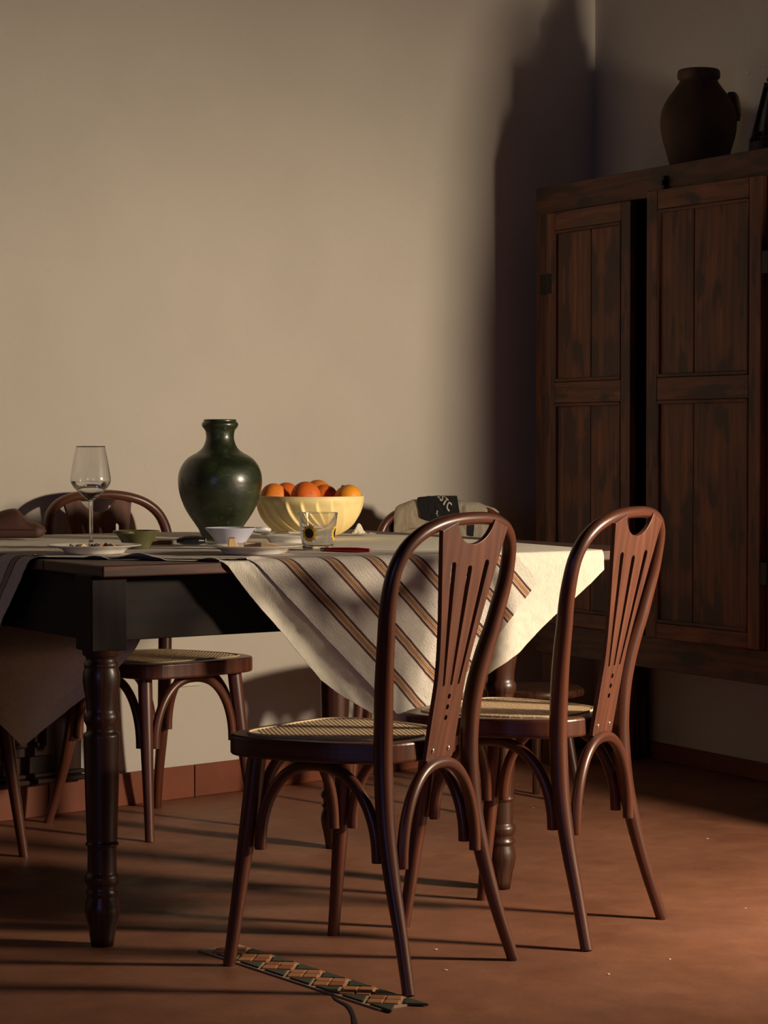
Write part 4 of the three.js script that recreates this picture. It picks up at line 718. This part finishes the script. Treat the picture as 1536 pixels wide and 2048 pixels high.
// ---------------------------------------------------------------- clothes over the far right chair
{
  const place = (o) => { o.position.set(C4[0], 0, C4[1]); o.rotation.y = -C4[2]; o.scale.setScalar(C4S); };
  const hoopH = (x) => { const a = Math.abs(x), t = [[0, 0.886], [0.052, 0.8845], [0.105, 0.8775], [0.15, 0.861], [0.181, 0.835], [0.1955, 0.80], [0.2, 0.75]]; for (let i = 0; i + 1 < t.length; i++) if (a <= t[i + 1][0]) return mix(t[i][1], t[i + 1][1], (a - t[i][0]) / (t[i + 1][0] - t[i][0])); return 0.75; };
  // a garment folded over the hoop: x0..x1 along it, front and back lengths, padding
  const garment = (x0, x1, front, back, pad, seed, edge = () => 0, shear = 0) => {
    const nx = 70, nt = 70, pos = [], idx = [], uv = [], L = front + back, layer = (off) => {
      for (let i = 0; i <= nx; i++) for (let j = 0; j <= nt; j++) {
        const s0 = i / nx, x = mix(x0, x1, s0), t = -front + L * j / nt, r = 0.020 + pad + off, ar = r * Math.PI / 2;
        const tt = t * (1 + edge(s0, t < 0 ? 0 : 1));
        const cyl = clamp(Math.abs(tt) / ar), down = Math.max(0, Math.abs(tt) - ar), sgn = Math.sign(tt), top = Math.max(hoopH(x), 0.852 - 0.2 * Math.abs(x)) - 0.018;
        let y = top + r * Math.cos(cyl * Math.PI / 2) - down, f = -0.02 + sgn * -r * Math.sin(cyl * Math.PI / 2);
        const w = fbm(x * 22 + 2, tt * 9, 2, 3) * 0.012 + 0.003 * fbm(x * 40 + seed, tt * 40, seed, 2);
        f += -sgn * Math.abs(w) * smooth(0, 0.03, Math.abs(tt)); y += w * 0.35 * (1 - cyl);
        pos.push(x + shear * tt + fbm(x * 9, tt * 14, seed + 5, 2) * 0.008, y, -f * 1); uv.push(1 - s0, j / nt);
      }
    };
    layer(0.0014); layer(0); const W = nt + 1, n = (nx + 1) * W;
    for (let i = 0; i < nx; i++) for (let j = 0; j < nt; j++) { const a = i * W + j, b = a + W; idx.push(a, b, a + 1, b, b + 1, a + 1, n + a, n + a + 1, n + b, n + b, n + a + 1, n + b + 1); }
    for (let i = 0; i < nx; i++) for (const j of [0, nt]) { const a = i * W + j, b = a + W; idx.push(a, n + a, b, b, n + a, n + b); }
    for (let j = 0; j < nt; j++) for (const i of [0, nx]) { const a = i * W + j, b = a + 1; idx.push(a, n + a, b, b, n + a, n + b); }
    const g = new THREE.BufferGeometry(); g.setAttribute('position', new THREE.Float32BufferAttribute(pos, 3)); g.setAttribute('uv', new THREE.Float32BufferAttribute(uv, 2)); g.setIndex(idx); g.computeVertexNormals(); return g;
  };
  // black shirt print
  const cv = document.createElement('canvas'); cv.width = 512; cv.height = 512; const x = cv.getContext('2d'); x.fillStyle = '#17171a'; x.fillRect(0, 0, 512, 512);
  x.fillStyle = '#c9c2b6'; x.save(); x.translate(345, 352); x.rotate(0.85); x.scale(1, 1.25); x.font = 'bold 92px sans-serif'; x.textAlign = 'center'; x.textBaseline = 'middle'; x.fillText('ISTC', 0, 0); x.restore();
  x.save(); x.translate(215, 455); x.rotate(0.7); x.font = 'bold 44px sans-serif'; x.textAlign = 'center'; x.fillText('S,', 0, 0); x.restore();
  const ct = new THREE.CanvasTexture(cv); ct.colorSpace = THREE.SRGBColorSpace; mat.tee = M({ map: ct, roughness: 0.95 });
  const a = thing('trousers', 'beige trousers with a turned hem hung over the chair back at the far right', 'trousers'); place(a); part('leg_fabric', garment(0.02, 0.160, 0.155, 0.2, 0.004, 2), mat.khaki, a); part('turned_hem', garment(0.03, 0.158, 0.105, 0.12, 0.0085, 2), mat.khaki, a);
  const s = thing('jacket', 'grey jacket hanging under the trousers on the far right chair back', 'jacket'); place(s); part('sleeve', garment(0.165, 0.198, 0.15, 0.2, -0.003, 8), mat.slate, s); part('lining', garment(0.15, 0.172, 0.19, 0.1, -0.001, 9), mat.blackCloth, s);
  const c = thing('pullover', 'light stone coloured pullover over the right half of the clothed chair back', 'pullover'); place(c); part('body', garment(-0.165, 0.03, 0.19, 0.2, 0.001, 12), mat.stone, c);
  part('black_motif', garment(-0.095, -0.075, 0.12, -0.055, 0.0045, 12), mat.blackCloth, c);
  const b = thing('t_shirt', 'black T-shirt with white letters on top of the other clothes on the chair', 't-shirt'); place(b); part('body', garment(-0.035, 0.090, 0.088, 0.10, 0.0135, 5, (q) => 0.25 * Math.sin(q * 3.1) - 0.1, 0.25), mat.tee, b);
}
// pale specks of dropped plaster on the floor
{
  const r = rng(77);
  const where = ['beyond the right chair foot', 'farthest right, below the cabinet', 'nearest the right frame edge', 'under the right chair seat', 'left of the nearest hind foot, upper', 'left of the nearest hind foot, lower', 'in front of the right chair'];
  [[1343, 1925, 0.010], [1418, 1681, 0.012], [1495, 1822, 0.007], [1068, 1619, 0.006], [872, 1905, 0.012], [892, 1947, 0.012], [1220, 1955, 0.010]].forEach(([px, py, s], i) => {
    const d = 4830 / (py - 880), X = (px - 768) / 4730 * d;
    const o = thing('plaster_crumb', 'tiny pale plaster crumb on the floor ' + where[i], 'crumb', [X, 0.0009, -d], r() * 3, 'plaster crumbs on the floor');
    part('flake', new THREE.DodecahedronGeometry(s * 0.42, 0).scale(1, 0.22, 0.55 + r() * 0.3), mat.paper, o);
  });
}
scene.traverse((o) => { if (o.isMesh) { o.castShadow = true; o.receiveShadow = true; } });
renderer.render(scene, camera);
